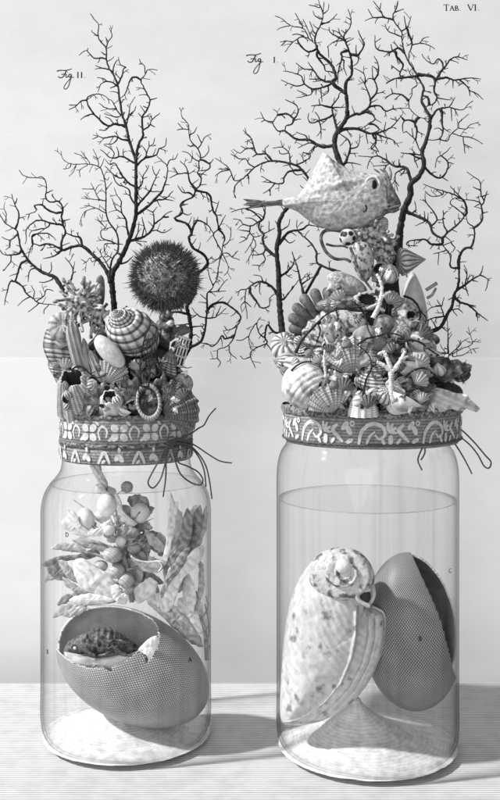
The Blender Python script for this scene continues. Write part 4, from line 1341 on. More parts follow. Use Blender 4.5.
# tall pale ovoid behind
flat_shell('cowrie_shell', '412,272 420,284 425,300 428,318 428,335 422,348 408,350 400,338 400,315 403,290', 22, 14, mat('smooth_grey_shell', .5, noise_amt=.2, noise_scale=200, bump=.15, rough=.45), 'tall smooth pale grey shell behind the thick coral trunk', GR)
m_ = lathe([(.02, 1), (.18, .72), (.30, .5), (.33, .47), (.46, .22), (.5, .18), (.62, -.05), (.66, -.1), (.72, -.35), (.62, -.45), (.3, -.5), (.02, -.5)], 40, (20, .02))
put('top_shell', m_, place(408, 261, DR - .005, 19, 84, -12), VSTR, 'striped cone shaped top shell pointing right beside the thick coral trunk', 'shell', GR)
barnacle(409, 318, -8, 20, 20, 'grey pitted barnacle right of the dark fibrous root mass', GR, roll=10, pitch=70, m=SPECK, hole=.2, seed=7)
pxm = MB()
pxtube(pxm, '426,290 431,287 437,283', DR, 3.2, 3.6)
one('coral_fragment', pxm, GREY, 'upper of two short grey coral rods at the right of the heap', 'coral')
pxm = MB()
pxtube(pxm, '427,298 432,295 436,288', DR - .004, 3.0, 2.4)
one('coral_fragment', pxm, GREY, 'lower of two short grey coral rods at the right of the heap', 'coral')
# heap under the fish
frill('frilled_shell', (370, 236), DR - .03, SPECK, 'pale knobbly frilled shell directly under the belly of the fish', GR, 21, 22, (13, 9), L_=10)
frill('frilled_shell', (384, 250), DR - .02, SPECK, 'frilled shell against the thick coral trunk, below the fish mouth', GR, 23, 18, (10, 13), L_=8)
flat_shell('ear_shell', '369,214 374,220 379,219 384,217 388,220 388,228 384,233 377,231 370,229 365,226 364,219', -34, 5, PALE, 'small pale curled ear shell touching the chin of the fish', GR, disp=ridges(1, .6, 5, 1))
one('pitted_ball', ellip(348, 237, DR - .04, 8.5, 8.5), mat('pitted', .62, .015, 'spots', 150, coord='Object', thresh=.42, soft=.05, noise_amt=.3, bump=.3), 'small round ball with black pits under the fish belly', 'shell', GR)
flat_shell('pear_shell', '350,250 355,243 364,242 371,247 374,258 373,270 368,281 361,280 355,270 351,260', -42, 12, SPECK, 'pear shaped grey shell hanging below the pitted ball', GR, tilt=(.1, .1))
shell('moon_snail', 386, 275, -36, 27, 'round dark moon snail against the foot of the thick coral trunk', [USTR, DARKIN], GR, roll=20, pitch=35, yaw=10, turns=4, Wx=2.2, T=.9, sa=.62, sb=.7, dist=.36, end=130)
flat_shell('stone_slab', '327,276 336,271 348,274 358,279 366,287 366,293 355,296 340,296 331,291 328,284', -20, 9, mat('pale_stone', .5, .28, 'blotch', 150, coord='Object', noise_amt=.4, noise_scale=300, bump=.7), 'flat pale stone slab below the pear shaped shell', GR, cat='stone')
flat_shell('stone_slab', '318,302 332,296 350,296 368,298 380,303 378,310 362,312 340,311 325,313 316,309', -32, 10, mat('grey_stone', .30, .08, 'blotch', 170, coord='Object', noise_amt=.5, noise_scale=300, bump=.9), 'rough dark grey stone slab crossed by a thin black stem', GR, cat='stone')
flat_shell('stone_slab', '330,312 345,310 358,314 368,322 370,332 362,340 348,336 338,328 331,320', -42, 10, SPECK, 'crumbling pale stone left of the small round snails', GR, cat='stone')
m_ = lathe([(1, -.4), (1.08, 0), (1, .4), (.72, .4), (.62, 0), (.5, -.35), (.02, -.4)], 44, (11, .08))
for i in range(len(m_.m)):
    if i // 44 >= 3: m_.m[i] = 1
put('barnacle', m_, place(367, 301, DR - .05, 1, 8, 68) @ Matrix.Diagonal((12, 8, 9, 1)), [SPECK, DARKIN], 'open ring barnacle with a ragged rim at the left of the white antler coral', 'barnacle', GR)
def antler(s, d, w, label, group=None):
    m__ = MB()
    for q in s.split('|'):
        a, b = q.split(':')
        pxtube(m__, b, d, float(a), float(a) * .55, sides=10, step=.8)
    for v in range(len(m__.v)):
        p = m__.v[v]
        m__.v[v] = p + Vector((mnoise.noise(p * 500), mnoise.noise(p * 500 + Vector((7, 0, 0))), mnoise.noise(p * 500 + Vector((0, 7, 0))))) * .0009
    return one('antler_coral', m__, WHITE, label, 'coral', group)
antler('5:373,318 378,308 381,298 382,288 380,280 377,274|4:381,298 386,294 391,292|3.4:380,303 373,306 367,309|3.4:382,290 376,288 372,284|3:379,308 385,311', DR - .07, 0, 'white antler coral below the dark moon snail', 'white antler corals')
antler('6:392,400 391,386 391,374 390,366 387,358 384,351|5:391,372 397,366 402,358 405,351|4.5:390,370 383,365 377,362|4:402,359 408,356|4:392,384 399,388 405,392|3.6:391,379 386,384', DR - .105, 0, 'white antler coral with raised arms at the front of the heap', 'white antler corals')
antler('3.4:330,394 327,382 325,370 324,358 325,350|3:327,380 333,384 338,386', DR - .10, 0, 'thin white upright coral between the spotted cone and the big banded tun', 'white antler corals')

# fluted scallop, dark, seen from inside with finger like folds
sc = thing('fluted_scallop', W(322, 335, DR - .01), 'dark fluted scallop with finger like folds standing at the left of the heap', 'shell', GR)
m_ = MB()
for i, (x, y) in enumerate(((297, 338), (292, 328), (291, 317), (295, 306), (303, 297), (314, 291), (327, 290), (338, 295))):
    bx, by = 322 + i * 2.2, 338 - i * .6
    e_ = DR - .012 - .006 * math.sin(PI * i / 7)
    q_ = [(x + (bx - x) * t_, y + (by - y) * t_) for t_ in (0, .06, .2, .5, 1)]
    pts_ = catmull([W(u_, v_, e_ - .006 * math.sin(PI * k_ / 4)) for k_, (u_, v_) in enumerate(q_)], .001)
    n_ = len(pts_)
    tube(m_, pts_, [.0054 * min(1, .35 + (k_ / n_) * 9) * (1 - .45 * k_ / n_) for k_ in range(n_)], 14)
    # groove between two folds
    if i:
        pass
obj('valve', m_, mat('scallop_dark', .22, .05, 'blotch', 120, coord='Object', soft=.3, noise_amt=.5, noise_scale=300, bump=.5), sc)
m_ = fan(50, 6, .42, .06)
m_.transform(place(334, 348, DR - .040, 36, -44, 10))
obj('inner_valve', m_, SPECK, sc, solid=.001)
shell('whelk_shell', 333, 334, -62, 48, 'pale cone like whelk with rows of dark dots, middle left of the heap', [SPOT, DARKIN], GR, roll=162, pitch=0, yaw=30, turns=4.5, Wx=1.9, T=1.9, sa=.62, sb=.95, dist=.36, cords=(7, .02))
shell('snail_shell', 287, 349, -32, 28, 'round pale coiled snail at the foot of the grey coral stem', [USTR, DARKIN], GR, roll=-20, pitch=60, yaw=40, turns=4.5, Wx=1.9, T=.6, sa=.56, sb=.6, dist=.45)
shell('snail_shell', 306, 350, -42, 26, 'ridged snail between the coiled snail and the spotted cone', [VSTRF, DARKIN], GR, roll=-50, pitch=40, yaw=0, turns=4, Wx=2.0, T=1.0, sa=.6, sb=.7, dist=.4, cords=(6, .05))
shell('whelk_shell', 322, 360, -70, 34, 'small whelk with strong ribs left of the pleated white fan shell', [USTR, DARKIN], GR, roll=-70, pitch=10, yaw=0, turns=5, Wx=1.7, T=1.7, sa=.6, sb=.75, dist=.42, axial=(6, .12))
shell('cask_shell', 297, 366, -50, 46, 'dark striped cask shell at the left end, behind the big banded tun', [USTR, DARKIN], GR, roll=-78, pitch=10, yaw=30, turns=4, Wx=2.1, T=1.5, sa=.62, sb=.95, dist=.38, axial=(9, .06))
def bands(x, y, a, r):
    q_ = math.hypot((x - 330) * 1.0, (y - 408) * 1.15)
    return 1.5 * (abs(math.cos(PI * q_ / 6.2)) ** .6 - .7) * min(1, (1 - r) * 6)
flat_shell('tun_shell', '283,395 282,382 286,371 296,364 309,362 321,367 330,376 333,386 329,393 320,392 313,397 311,405 304,410 293,406', -72, 26, mat('banded_tun', .66, .34, 'blotch', 100, coord='Object', thresh=.44, soft=.1, noise_amt=.3, noise_scale=200, bump=.35), 'big white tun shell with curved bands at the lower left of the heap', GR, disp=bands, n=180, rings=34, back=16)
flat_shell('tun_mouth', '309,404 311,397 317,392 325,391 331,395 328,403 320,409 312,409', -78, 12, DGREY, 'dark mouth piece of a shell between the big white tun and the small scallop', GR)
m_ = fan(60, 9, .34, .05)
put('scallop_shell', m_, place(334, 412, DR - .092, 30, -22, 22), FAN, 'small white ribbed scallop at the front rim beside the big banded tun', 'shell', GR, sub=0)
m_ = fan(56, 10, .36, .045)
put('scallop_shell', m_, place(352, 375, DR - .076, 38, -12, 14), FAN, 'pleated white fan shell in the middle of the heap', 'shell', GR)
shell('periwinkle_shell', 341, 411, -94, 16, 'tiny dark coiled snail at the front rim, right of the small white scallop', [DGREY, DARKIN], GR, roll=70, pitch=20, yaw=0, turns=4, Wx=1.9, T=1.1, sa=.6, sb=.7, dist=.4)
frill('spiny_shell', (334, 384), DR - .088, SPECK, 'pale spiny shell with many short spikes above the small white scallop', GR, 31, 30, (9, 10), L_=9)
frill('spiny_shell', (346, 393), DR - .088, SPECK, 'small dark gapped spiny shell left of the white dome barnacle', GR, 37, 18, (8, 7), L_=6)
flat_shell('volute_shell', '353,333 362,326 374,326 384,330 388,339 382,349 371,352 360,347 354,341', -74, 14, USTR, 'smooth pale volute lying across the middle under a thin black stem', GR, tilt=(.1, .2), disp=ridges(1, .35, 9, .7))
flat_shell('volute_shell', '354,356 362,352 371,352 377,356 374,366 367,372 358,370 353,364', -84, 10, PALE, 'pale smooth shell right of the pleated white fan', GR, disp=ridges(.4, 1, 8, .5))
shell('turban_shell', 373, 374, -86, 44, 'dark turban shell with flat stacked ridges at the centre of the heap', [VSTRF, DARKIN], GR, roll=-8, pitch=16, yaw=20, turns=4.5, Wx=1.7, T=1.7, sa=.6, sb=.62, dist=.45, cords=(4, .06))
one('moon_snail', ellip(384, 325, DR - .07, 10, 10, bumpf=rough(.1, 2, 5)), GREY, 'round dark snail, left of two beside the thin black stem', 'shell', GR)
shell('moon_snail', 398, 333, -64, 26, 'round grey moon snail, right of the two under the fibrous root mass', [PALE, DARKIN], GR, roll=10, pitch=50, yaw=20, turns=4, Wx=2.2, T=.8, sa=.62, sb=.7, dist=.36, end=120)
barnacle(363, 404, -100, 13, 22, 'white dome shaped barnacle with a ragged lower edge at the front rim', GR, roll=0, pitch=4, hole=.22, seed=9, flute=(12, .09))
shell('snail_shell', 379, 397, -98, 26, 'small striped snail between the white dome barnacle and the knobbed murex', [USTR, DARKIN], GR, roll=30, pitch=40, yaw=-30, turns=4.5, Wx=1.8, T=1.0, sa=.58, sb=.65, dist=.42)
shell('murex_shell', 397, 398, -98, 46, 'pale heavily knobbed murex lying at the front rim right of centre', [WHITE, DARKIN], GR, roll=-64, pitch=0, yaw=10, turns=5, Wx=1.75, T=1.7, sa=.6, sb=.8, dist=.4, axial=(8, .30), cords=(4, .10))
shell('murex_shell', 416, 401, -90, 38, 'grey knobbed murex behind the pale one, near the wavy oyster', [GREY, DARKIN], GR, roll=60, pitch=0, yaw=10, turns=5, Wx=1.75, T=1.7, sa=.6, sb=.8, dist=.4, axial=(8, .22), cords=(4, .08))
flat_shell('olive_shell', '398,364 406,361 420,363 432,368 434,375 424,379 410,378 400,373', -84, 9, mat('striped_olive', .5, .10, 'wave', 3.2, direction='X', distort=3, thresh=.25, soft=.2, noise_amt=.35, bump=.4), 'middle of three stacked dark banded shells right of the raised white coral', GR, tilt=(.2, 0))
flat_shell('olive_shell', '396,380 404,376 418,378 429,382 432,389 424,394 410,393 399,388', -90, 9, DGREY, 'lowest of three stacked dark banded shells right of the raised white coral', GR, disp=ridges(.3, 1, 4.5, .7))
flat_shell('olive_shell', '406,356 414,350 425,352 430,359 426,365 414,365', -72, 9, mat('striped_olive_pale', .6, .12, 'wave', 3, direction='X', distort=3, thresh=.25, soft=.2, noise_amt=.35, bump=.4), 'topmost of three stacked dark banded shells right of the raised white coral', GR)
shell('cone_shell', 427, 349, -44, 44, 'cone shell with large dark spots slanting down to the right', [SPOT, DARKIN], GR, roll=-62, pitch=0, yaw=0, turns=5, Wx=1.8, T=1.2, sa=.6, sb=1.3, dist=.36)
one('pebble', ellip(432, 339, DR - .03, 8, 5.5, roll=20), DGREY, 'small dark pebble on top of the spotted cone shell', 'stone', GR)
shell('dark_snail', 452, 374, -46, 40, 'big dark snail with its pale lipped mouth at the right rim', [DGREY, WHITE], GR, roll=60, pitch=14, yaw=0, turns=4.2, Wx=2.0, T=1.3, sa=.62, sb=.8, dist=.4, cords=(7, .05), lip=.3)
shell('dark_snail', 437, 366, -48, 32, 'dark snail tucked left of the big pale lipped snail', [DGREY, DARKIN], GR, roll=40, pitch=10, yaw=40, turns=4.2, Wx=2.0, T=1.2, sa=.62, sb=.8, dist=.4, cords=(5, .05))
def wavy(x, y, a, r):
    return 4.2 * math.sin(x * .45 + y * .3) * r + 2.6 * math.sin(x * .24 - y * .55)
flat_shell('wavy_oyster', '420,401 426,394 436,388 447,390 456,393 465,394 471,400 479,408 476,412 468,408 460,411 450,409 442,412 432,411 424,410', -70, 7, WHITE, 'wavy white oyster whose pointed edge hangs over the right rim', GR, disp=wavy, tilt=(.2, .2), n=150)
# worm tubes
def wormtube(s, off, wd, label):
    m__ = MB()
    pxtube(m__, s, DR + off * .001, wd, wd * .8, sides=10)
    return one('worm_tube', m__, DGREY, label, 'worm tube', GR)
wormtube('344,232 334,230 325,231 321,237 323,246 328,254 336,259 345,259 351,262', -26, 3.6, 'looping dark worm tube left of the pitted ball')
wormtube('326,244 334,246 343,246 348,248', -24, 2.4, 'short dark worm tube inside the loop of the larger one')
wormtube('350,247 354,256 357,266 361,274 366,282 372,290', -66, 2.6, 'thin dark worm tube along the left edge of the pear shaped shell')
# thin black stems lying over the shells
coral('sea_whip', '''2.6:296,352 302,340 311,330 318,322 326,315 336,310 350,308 366,306 378,302
318,322 320,332 316,344 313,350|336,310 338,318 336,326 342,332''', DR - .085, 'thin black sea whip arching over the fluted scallop and the stone slabs', group=None, drift=.05, parts=False)
coral('sea_whip', '''2.6:362,408 363,395 366,380 371,368 370,358 364,350 358,345
2:357,345 366,339 378,336 390,333 402,337 410,347 413,358|2:371,368 380,360 384,350|364,350 358,357''', DR - .112, 'thin black sea whip rising from the white dome barnacle across the volute', group=None, drift=.05, parts=False)
coral('sea_whip', '''2.2:404,296 413,300 419,308 420,318 416,328 410,336
1.8:419,310 426,318 424,326''', DR - .03, 'thin black sea whip curving round the grey pitted barnacle', group=None, drift=.05, parts=False)

# small rubble between the larger shells
rr = random.Random(44)
def rubble(n, cx, cy, w_, h_, d0, R_, group, where):
    for i in range(n):
        x = cx + rr.uniform(-w_, w_)
        y = cy - abs(rr.gauss(0, .5)) * h_
        if group == GL:
            dd = front_d(x, wx(124, DL), .060, DL)
        else:
            dd = front_d(x, wx(372, DR), .086, DR)
        s_ = rr.uniform(4, 7.5)
        dd += .006 + (cy - y) * .0009
        k = i % 3
        if k == 0:
            one('pebble', ellip(x, y, dd, s_, s_ * .7, roll=rr.uniform(-40, 40), bumpf=rough(.25, 1.8, i)), [GREY, SPECK, PALE][rr.randrange(3)], 'small worn pebble wedged between the shells near ' + where, 'pebble', 'pebbles wedged in the heap on the ' + where)
        else:
            shell('tiny_snail', x, y, (dd - (DL if group == GL else DR)) * 1000, s_ * 2, 'tiny snail shell wedged between the larger shells near ' + where, [[PALE, USTR, GREY, WHITE, VSTRF][rr.randrange(5)], DARKIN], group, roll=rr.uniform(-180, 180), pitch=rr.uniform(0, 50), yaw=rr.uniform(0, 360), turns=4, Wx=1.9, T=1.3, sa=.6, sb=.7, dist=.4, nphi=16, nth=18).__setitem__('group', 'tiny snails wedged in the heap on the ' + where)
rubble(44, 125, 411, 60, 40, DL, .06, GL, 'narrower rim')
rubble(64, 370, 411, 78, 60, DR, .08, GR, 'wider rim')

# ------------------------------------------------------------------ the box fish
fd = DR - .030
fi = thing('box_fish', W(345, 228, fd), 'pale spotted trunkfish with a humped back and horned brow resting on the heap', 'fish')
out = '283,199.5 290,197.5 297,195.5 303,189 308,180 314,169 319,160 323.5,152.5 329,157 337,163 347,168 358,171.5 369,173.5 379,173 387,176 391,184 395,193 399,201 400,206 396,210 391,212 386,212 383,217 377,222 367,226.5 352,229.5 335,230 320,227 308,220 298,212 289,208 283,206'
def fishd(x, y, a, r):
    # a keel runs from tail to brow
    yk = 196 - (x - 297) * .24 if x < 380 else 176
    return 3.0 * math.exp(-((y - yk) / 3.0) ** 2) * (1 - r) * 1.5 + 0.5 * mnoise.noise(Vector((x * .35, y * .35, 1))) * min(1, (1 - r) * 5)
m_ = MB()
inflate(m_, out, fd, 21, n=170, rings=26, power=2.2, disp=fishd, centre=(348, 201))
obj('body', m_, mat('fish_skin', .60, .36, 'spots', 210, coord='Object', thresh=.34, soft=.22, noise_amt=.5, noise_scale=260, bump=.5, patbump=.4, rough=.55), fi)
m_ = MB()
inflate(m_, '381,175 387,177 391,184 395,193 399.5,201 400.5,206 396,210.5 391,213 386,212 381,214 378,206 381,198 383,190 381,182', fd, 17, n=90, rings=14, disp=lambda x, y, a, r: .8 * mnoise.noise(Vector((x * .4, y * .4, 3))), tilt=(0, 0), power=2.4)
obj('face', m_, GREY, fi)  # darker snout: its own tone plus hatched shading put into the grey
m_ = MB()
inflate(m_, '287,199 278,200.5 266,201 254,199.5 243,199 247,202 243,205 250,206.5 243,209 256,208 268,206.5 279,205.5 287,206', fd, 1.6, n=90, disp=ridges(.04, 1, 1.6, .5))
obj('tail_fin', m_, mat('fin', .26, .10, 'wave', 3, direction='Y', soft=.4, noise_amt=.5, noise_scale=300, bump=.5), fi)
ey = thing('eye', W(372.5, 184, fd - .016))
ey.parent = fi
ey.location = W(372.5, 184, fd - .0150) - wloc(fi)
ey_d = fd - .0150
m_ = ellip(372, 184.5, ey_d - .001, 5.6, 6.2, 3.2)
obj('eyeball', m_, mat('eye', .30, noise_amt=.2, bump=.1, rough=.2), ey)
m_ = MB()
c_ = W(372.5, 184.5, ey_d - .001)
tube(m_, [c_ + Vector((.0066 * math.cos(q * PI / 16), -.001, .0072 * math.sin(q * PI / 16))) for q in range(33)], [.0011] * 33, 10)
obj('eye_ring', m_, PLAIN, ey)
obj('pupil', ellip(374.2, 184.5, ey_d - .0032, 2.6, 4.4, 1.6), INK, ey)
m_ = MB()
for s in ('381,176 378,172 374,169', '388,179 387,174 383,168', '390,180 391,173 389,167', '386,178 384,172 380,169'):
    pxtube(m_, s, fd - .004, 3.0, 1.2)
obj('horns', m_, GREY, fi)
m_ = MB()
for s, wd in (('388,207.5 394,203 400,202', 4.0), ('388,209.5 393,211.5 399,208.5', 3.6)):
    pxtube(m_, s, fd - .0125, wd, wd * .8)
pxtube(m_, '389,208.6 394,207 400,205.4', fd - .0152, 2.2, 1.6)
obj('lips', m_, DGREY, fi)
m_ = MB()
pxtube(m_, '365.5,205 366.5,208 365.5,211 363,212', fd - .0200, 1.6, 1.0)
obj('gill_slit', m_, INK, fi)
m_ = MB()
for s in ('389,211.5 385,213 381,217 376,219 371,224 366,226.5', ):
    pxtube(m_, s, fd - .0105, 3.2, 2.6)
obj('chin_plate', m_, DGREY, fi)
text('reference_letter', 'D.', 391.5, 187.5, dpaper(187), 6.0, INK, backdrop)
# ------------------------------------------------------------------ inside the narrower jar
EGGM = mat('egg_shell_hatched', .52, .09, 'crossuv', 46, thresh=.25, soft=.26, noise_amt=.3, noise_scale=30, bump=.15, rough=.45, distort=2.5)
EGGIN = mat('egg_inside', .84, .45, 'crossuv', 46, thresh=.25, soft=.25, noise_amt=.3, noise_scale=60, bump=.2)
MEMB = mat('membrane', .84, .66, 'blotch', 70, coord='Object', noise_amt=.25, bump=.5)

def egg_shell(cx, cy, d, a, b, c, roll, keep, seg=120, rings=90, taper=.12, th=.0016, edge=None):
    """hollow egg; keep(v) says whether a direction belongs to the remaining shell; outer face 0, inside 1, broken edge 2"""
    M = place(cx, cy, d, 1, roll)
    idx = {}
    m_ = MB()
    def P(t, u, s):
        v = Vector((math.sin(t) * math.cos(u), math.sin(t) * math.sin(u), math.cos(t)))
        k = 1 + taper * v.z
        return M @ Vector((v.x * a * s / k ** .5, v.y * c * s / k ** .5, v.z * b * s)), v
    s_in = 1 - th / (a * .001)
    cells = set()
    for i in range(rings):
        for j in range(seg):
            t, u_ = PI * (i + .5) / rings, 2 * PI * (j + .5) / seg
            v = (M.to_3x3() @ P(t, u_, 1)[1])
            if keep(v, (M @ Vector((0, 0, 0))), P(t, u_, 1)[0]):
                cells.add((i, j))
    def vid(i, j, k):
        key = (i, j % seg, k)
        if key not in idx:
            idx[key] = len(m_.v)
            m_.v.append(P(PI * i / rings, 2 * PI * (j % seg) / seg, 1 if k == 0 else s_in)[0])
        return idx[key]
    def face(q, mt, uv=None):
        m_.f.append(tuple(q)); m_.m.append(mt); m_.uv.append(uv or [(0, 0)] * len(q))
    for (i, j) in cells:
        q = [(i, j), (i + 1, j), (i + 1, j + 1), (i, j + 1)]
        face([vid(x, y, 0) for x, y in q], 0, [(x / rings, y / seg) for x, y in q])
        face([vid(x, y, 1) for x, y in reversed(q)], 1, [(x / rings, y / seg) for x, y in reversed(q)])
        for (di, dj, e0, e1) in ((-1, 0, (i, j), (i, j + 1)), (1, 0, (i + 1, j + 1), (i + 1, j)), (0, -1, (i + 1, j), (i, j)), (0, 1, (i, j + 1), (i + 1, j + 1))):
            nb = (i + di, (j + dj) % seg)
            if 0 <= nb[0] < rings and nb not in cells:
                face([vid(*e0, 0), vid(*e0, 1), vid(*e1, 1), vid(*e1, 0)], 2)
    return m_

def inpoly(x, y, poly):
    r_ = False
    n = len(poly)
    for i in range(n):
        x1, y1 = poly[i]; x2, y2 = poly[i - 1]
        if (y1 > y) != (y2 > y) and x < (x2 - x1) * (y - y1) / (y2 - y1) + x1:
            r_ = not r_
    return r_
def topx(p):
    return (250 + p.x / p.y * F, 330 - (p.z - CAM_H) / p.y * F)
ragged = [(p.x + 1.1 * mnoise.noise(Vector((i * .8, 1, 1))), p.y + 1.1 * mnoise.noise(Vector((i * .8, 5, 1)))) for i, p in enumerate(outline_dense(P2('58,640 62,627 71,617 84,610 98,606 113,605 128,607 142,613 152,619 158,627 159,638 157,648 151,658 147,663 145,656 138,652 132,656 124,662 114,666 110,672 104,668 90,668 76,664 64,657 57,650 54,645'), 110))]
ed = DL - .012
eggt = thing('broken_egg', W(134, 725, ed), 'large dark egg broken open at its upper left side, lying in the narrower jar', 'egg')
m_ = egg_shell(133.5, 667, ed, 53, 83, 54, 117, lambda v, c, p: not (p.y < ed + .004 and inpoly(*topx(p), ragged)), seg=200, rings=160, taper=.08)
obj('shell', m_, [EGGM, EGGIN, PLAIN], eggt)
# white torn membrane along the lower edge
m_ = MB()
def memd(x, y, a, r): return 1.2 * mnoise.noise(Vector((x * .16, y * .16, 3))) + .8 * mnoise.noise(Vector((x * .4, y * .4, 7)))
inflate(m_, '64,652 74,654 84,656 96,658 108,657 120,655 132,653 143,650 146,655 136,660 128,664 120,668 114,675 109,679 107,671 98,669 86,667 75,663 67,658', ed - .037, 3, n=110, disp=memd, tilt=(.12, 0))
obj('membrane', m_, MEMB, eggt)
m_ = MB()
inflate(m_, '138,650 144,643 150,638 157,636 158,644 154,654 149,661 146,655 141,654', ed - .041, 2, n=70, disp=memd)
obj('membrane', m_, MEMB, eggt)
text('reference_letter', 'A', 190, 660, ed - .040, 6.5, INK, eggt, face=(.35, -.9, .15))
text('reference_letter', 'C', 96, 667, ed - .0435, 5.0, INK, eggt)

# unhatched reptile
EMB = mat('embryo_skin', .15, .01, 'spots', 150, coord='Object', thresh=.4, soft=.2, noise_amt=.6, noise_scale=300, bump=.9, patbump=.8, rough=.4, spec=.5)
em = thing('embryo', W(105, 660, ed - .034), 'dark curled reptile hatchling lying in the opening of the broken egg', 'animal')
m_ = MB()
q = [(66, 653), (72, 649), (80, 645), (92, 642), (106, 641), (118, 643), (129, 647), (138, 651), (145, 654), (149, 657), (150, 651), (147, 648)]
rad = [3, 8, 8.5, 11, 13, 13, 10.5, 7.5, 5.2, 3.8, 2.6, 1.2]
p3 = [W(x, y, ed - .026 - .006 * math.sin(i * .5)) for i, (x, y) in enumerate(q)]
dn = catmull(p3, .0012)
n = len(dn)
rs = []
for i in range(n):
    t = i / (n - 1) * (len(rad) - 1)
    k = min(int(t), len(rad) - 2)
    rs.append((rad[k] + (rad[k + 1] - rad[k]) * (t - k)) * .001 * (1 + .07 * math.sin(i * 1.7)))
tube(m_, dn, rs, 18)
for s, w0, w1 in (('84,646 90,653 98,656 106,654', 5, 2.6), ('112,645 120,653 128,655 136,654', 5.5, 2.6), ('88,640 96,646 108,648 118,646', 4, 2.2), ('100,636 108,641 118,640 126,643', 3.5, 2)):
    pxtube(m_, s, ed - .0435, w0, w1, sides=10)
for k in range(4):
    pxtube(m_, f'{104 + k},{654 - k * .6} {108 + k},{656 - k * 1.6}', ed - .0445, 1.4, .8)
    pxtube(m_, f'{134 + k},{654 - k * .6} {138 + k},{657 - k * 1.6}', ed - .0435, 1.4, .8)
for i, p in enumerate(m_.v):
    m_.v[i] = p + Vector((0, -1, 0)) * .0012 * mnoise.noise(p * 260)
obj('body', m_, EMB, em)
obj('eye', ellip(75, 648, ed - .0405, 1.8, 1.6), WHITE, em)

VEIL = []
# fruiting sprig and leafy weed floating above the egg
LEAFG = mat('leaf_grey', .58, .42, 'wave', 55, coord='Object', direction='DIAGONAL', distort=11, soft=.4, noise_amt=.4, noise_scale=220, bump=.4)
LEAFD = mat('leaf_dark', .38, .22, 'wave', 55, coord='Object', direction='DIAGONAL', distort=11, soft=.4, noise_amt=.5, noise_scale=220, bump=.5)
LEAFW = mat('leaf_pale', .80, .58, 'wave', 55, coord='Object', direction='DIAGONAL', distort=11, soft=.4, thresh=.2, noise_amt=.25, noise_scale=220, bump=.3)
BERRY = mat('berry_grey', .52, .36, 'wave', 140, coord='Object', direction='DIAGONAL', distort=3, soft=.5, noise_amt=.25, noise_scale=200, bump=.2, rough=.4)
BERRYW = mat('berry_pale', .74, noise_amt=.2, noise_scale=200, bump=.15, rough=.4)
sd_ = DL - .028
sp = thing('fruiting_sprig', W(128, 600, sd_), 'sprig of round pale fruits and narrow pods floating at the left above the broken egg', 'plant')
m_ = MB()
for s, w0, w1 in (('132,602 130,588 127,572 124,556 120,540 118,525 116,508 113,495', 5, 2), ('127,572 114,563 100,556 84,552 62,550', 4, 1.6), ('124,558 112,548 96,544 80,541', 3, 1.4), ('120,540 106,533 94,528 88,522', 3, 1.4),
                  ('118,525 126,522 134,518 140,512', 3, 1.5), ('116,508 114,500 108,496', 2.5, 1.4), ('128,580 116,585 104,590 88,594', 3.5, 1.6), ('130,590 118,600 100,604 84,605', 3, 1.4), ('122,546 132,544 140,540 146,533', 2.6, 1.3), ('127,570 138,566 148,560', 2.6, 1.3)):
    pxtube(m_, s, sd_ - .002, w0, w1, sides=8)
obj('stem', m_, LEAFD, sp)
for (x, y, a, b, rl, e, m__) in ((107, 505, 9.3, 11, 8, -.030, BERRYW), (86, 519, 8, 10.5, -14, -.026, BERRYW), (140, 513, 9, 9.5, 10, -.020, BERRYW), (108.5, 529, 6.5, 6, 0, -.034, BERRYW), (112.5, 555, 9.3, 6.8, 5, -.036, BERRY),
                                 (101, 566, 6.5, 5.5, 0, -.026, BERRY), (116.5, 571, 8, 7, -20, -.034, BERRY), (126, 580, 7.5, 7, 0, -.036, BERRY), (125, 589, 8, 6, 0, -.03, BERRY), (127, 487, 5.8, 5.5, 0, -.02, BERRY), (134, 548, 6.5, 5, 10, -.02, BERRY), (121, 541, 5, 5.5, 30, -.03, BERRYW)):
    obj('berry', ellip(x, y, DL + e, a * 1.08, b * 1.08, roll=rl), m__, sp)
def leaf(par, s, e, m__, th=1.6, name='leaf', tilt=(0, 0), per=5, amp=.4, lab=None):
    q_ = MB()
    pl = P2(s)
    mx_, my_ = sum(p[0] for p in pl) / len(pl), sum(p[1] for p in pl) / len(pl)
    s = [(mx_ + (x - mx_) * 1.14, my_ + (y - my_) * 1.28) for x, y in pl]
    s = [(p.x + 1.5 * mnoise.noise(Vector((p.x * .33, p.y * .33, e * 50))), p.y + 1.5 * mnoise.noise(Vector((p.x * .33, p.y * .33, e * 50 + 9)))) for p in outline_dense(s, 36)]
    inflate(q_, s, DL + e, th * .75, n=70, rings=8, disp=lambda x, y, a, r: amp * math.sin((x + y) * 2 * PI / per) * (1 - r) + .8 * amp * mnoise.noise(Vector((x * .2, y * .2, e * 90))), tilt=tilt)
    o = obj(name, q_, m__, par)
    if lab: o['label'] = lab
leaf(sp, '118,530 124,527 132,528 138,531 136,536 127,537 120,535', -.034, LEAFD, 4, 'pod')
leaf(sp, '75,541 84,539 94,541 106,545 114,548 108,551 96,549 84,546', -.026, LEAFG, 2, 'pod')
leaf(sp, '52,548 60,544 70,544 80,546 84,550 74,551 62,549', -.030, LEAFG, 1.6)
leaf(sp, '44,563 54,558 66,556 78,555 90,551 96,555 86,559 70,560 58,562 48,565', -.012, LEAFD, 2, tilt=(.2, 0))
leaf(sp, '45,581 49,573 56,570 62,571 66,576 60,579 52,579', -.006, LEAFG, 1.6)
leaf(sp, '48,570 54,563 62,565 68,574 64,578 56,576', -.010, LEAFD, 1.6)
leaf(sp, '60,563 66,564 72,570 77,578 76,581 70,578 64,572', -.024, LEAFG, 1.8)
leaf(sp, '77,565 84,563 94,568 106,575 114,584 118,592 113,597 102,594 90,590 80,582 76,573', -.034, LEAFW, 6, 'pod', amp=.8, per=14, lab='large white opened pod')
leaf(sp, '64,579 72,583 82,588 89,592 84,594 74,591 67,586', -.028, LEAFG, 1.8)
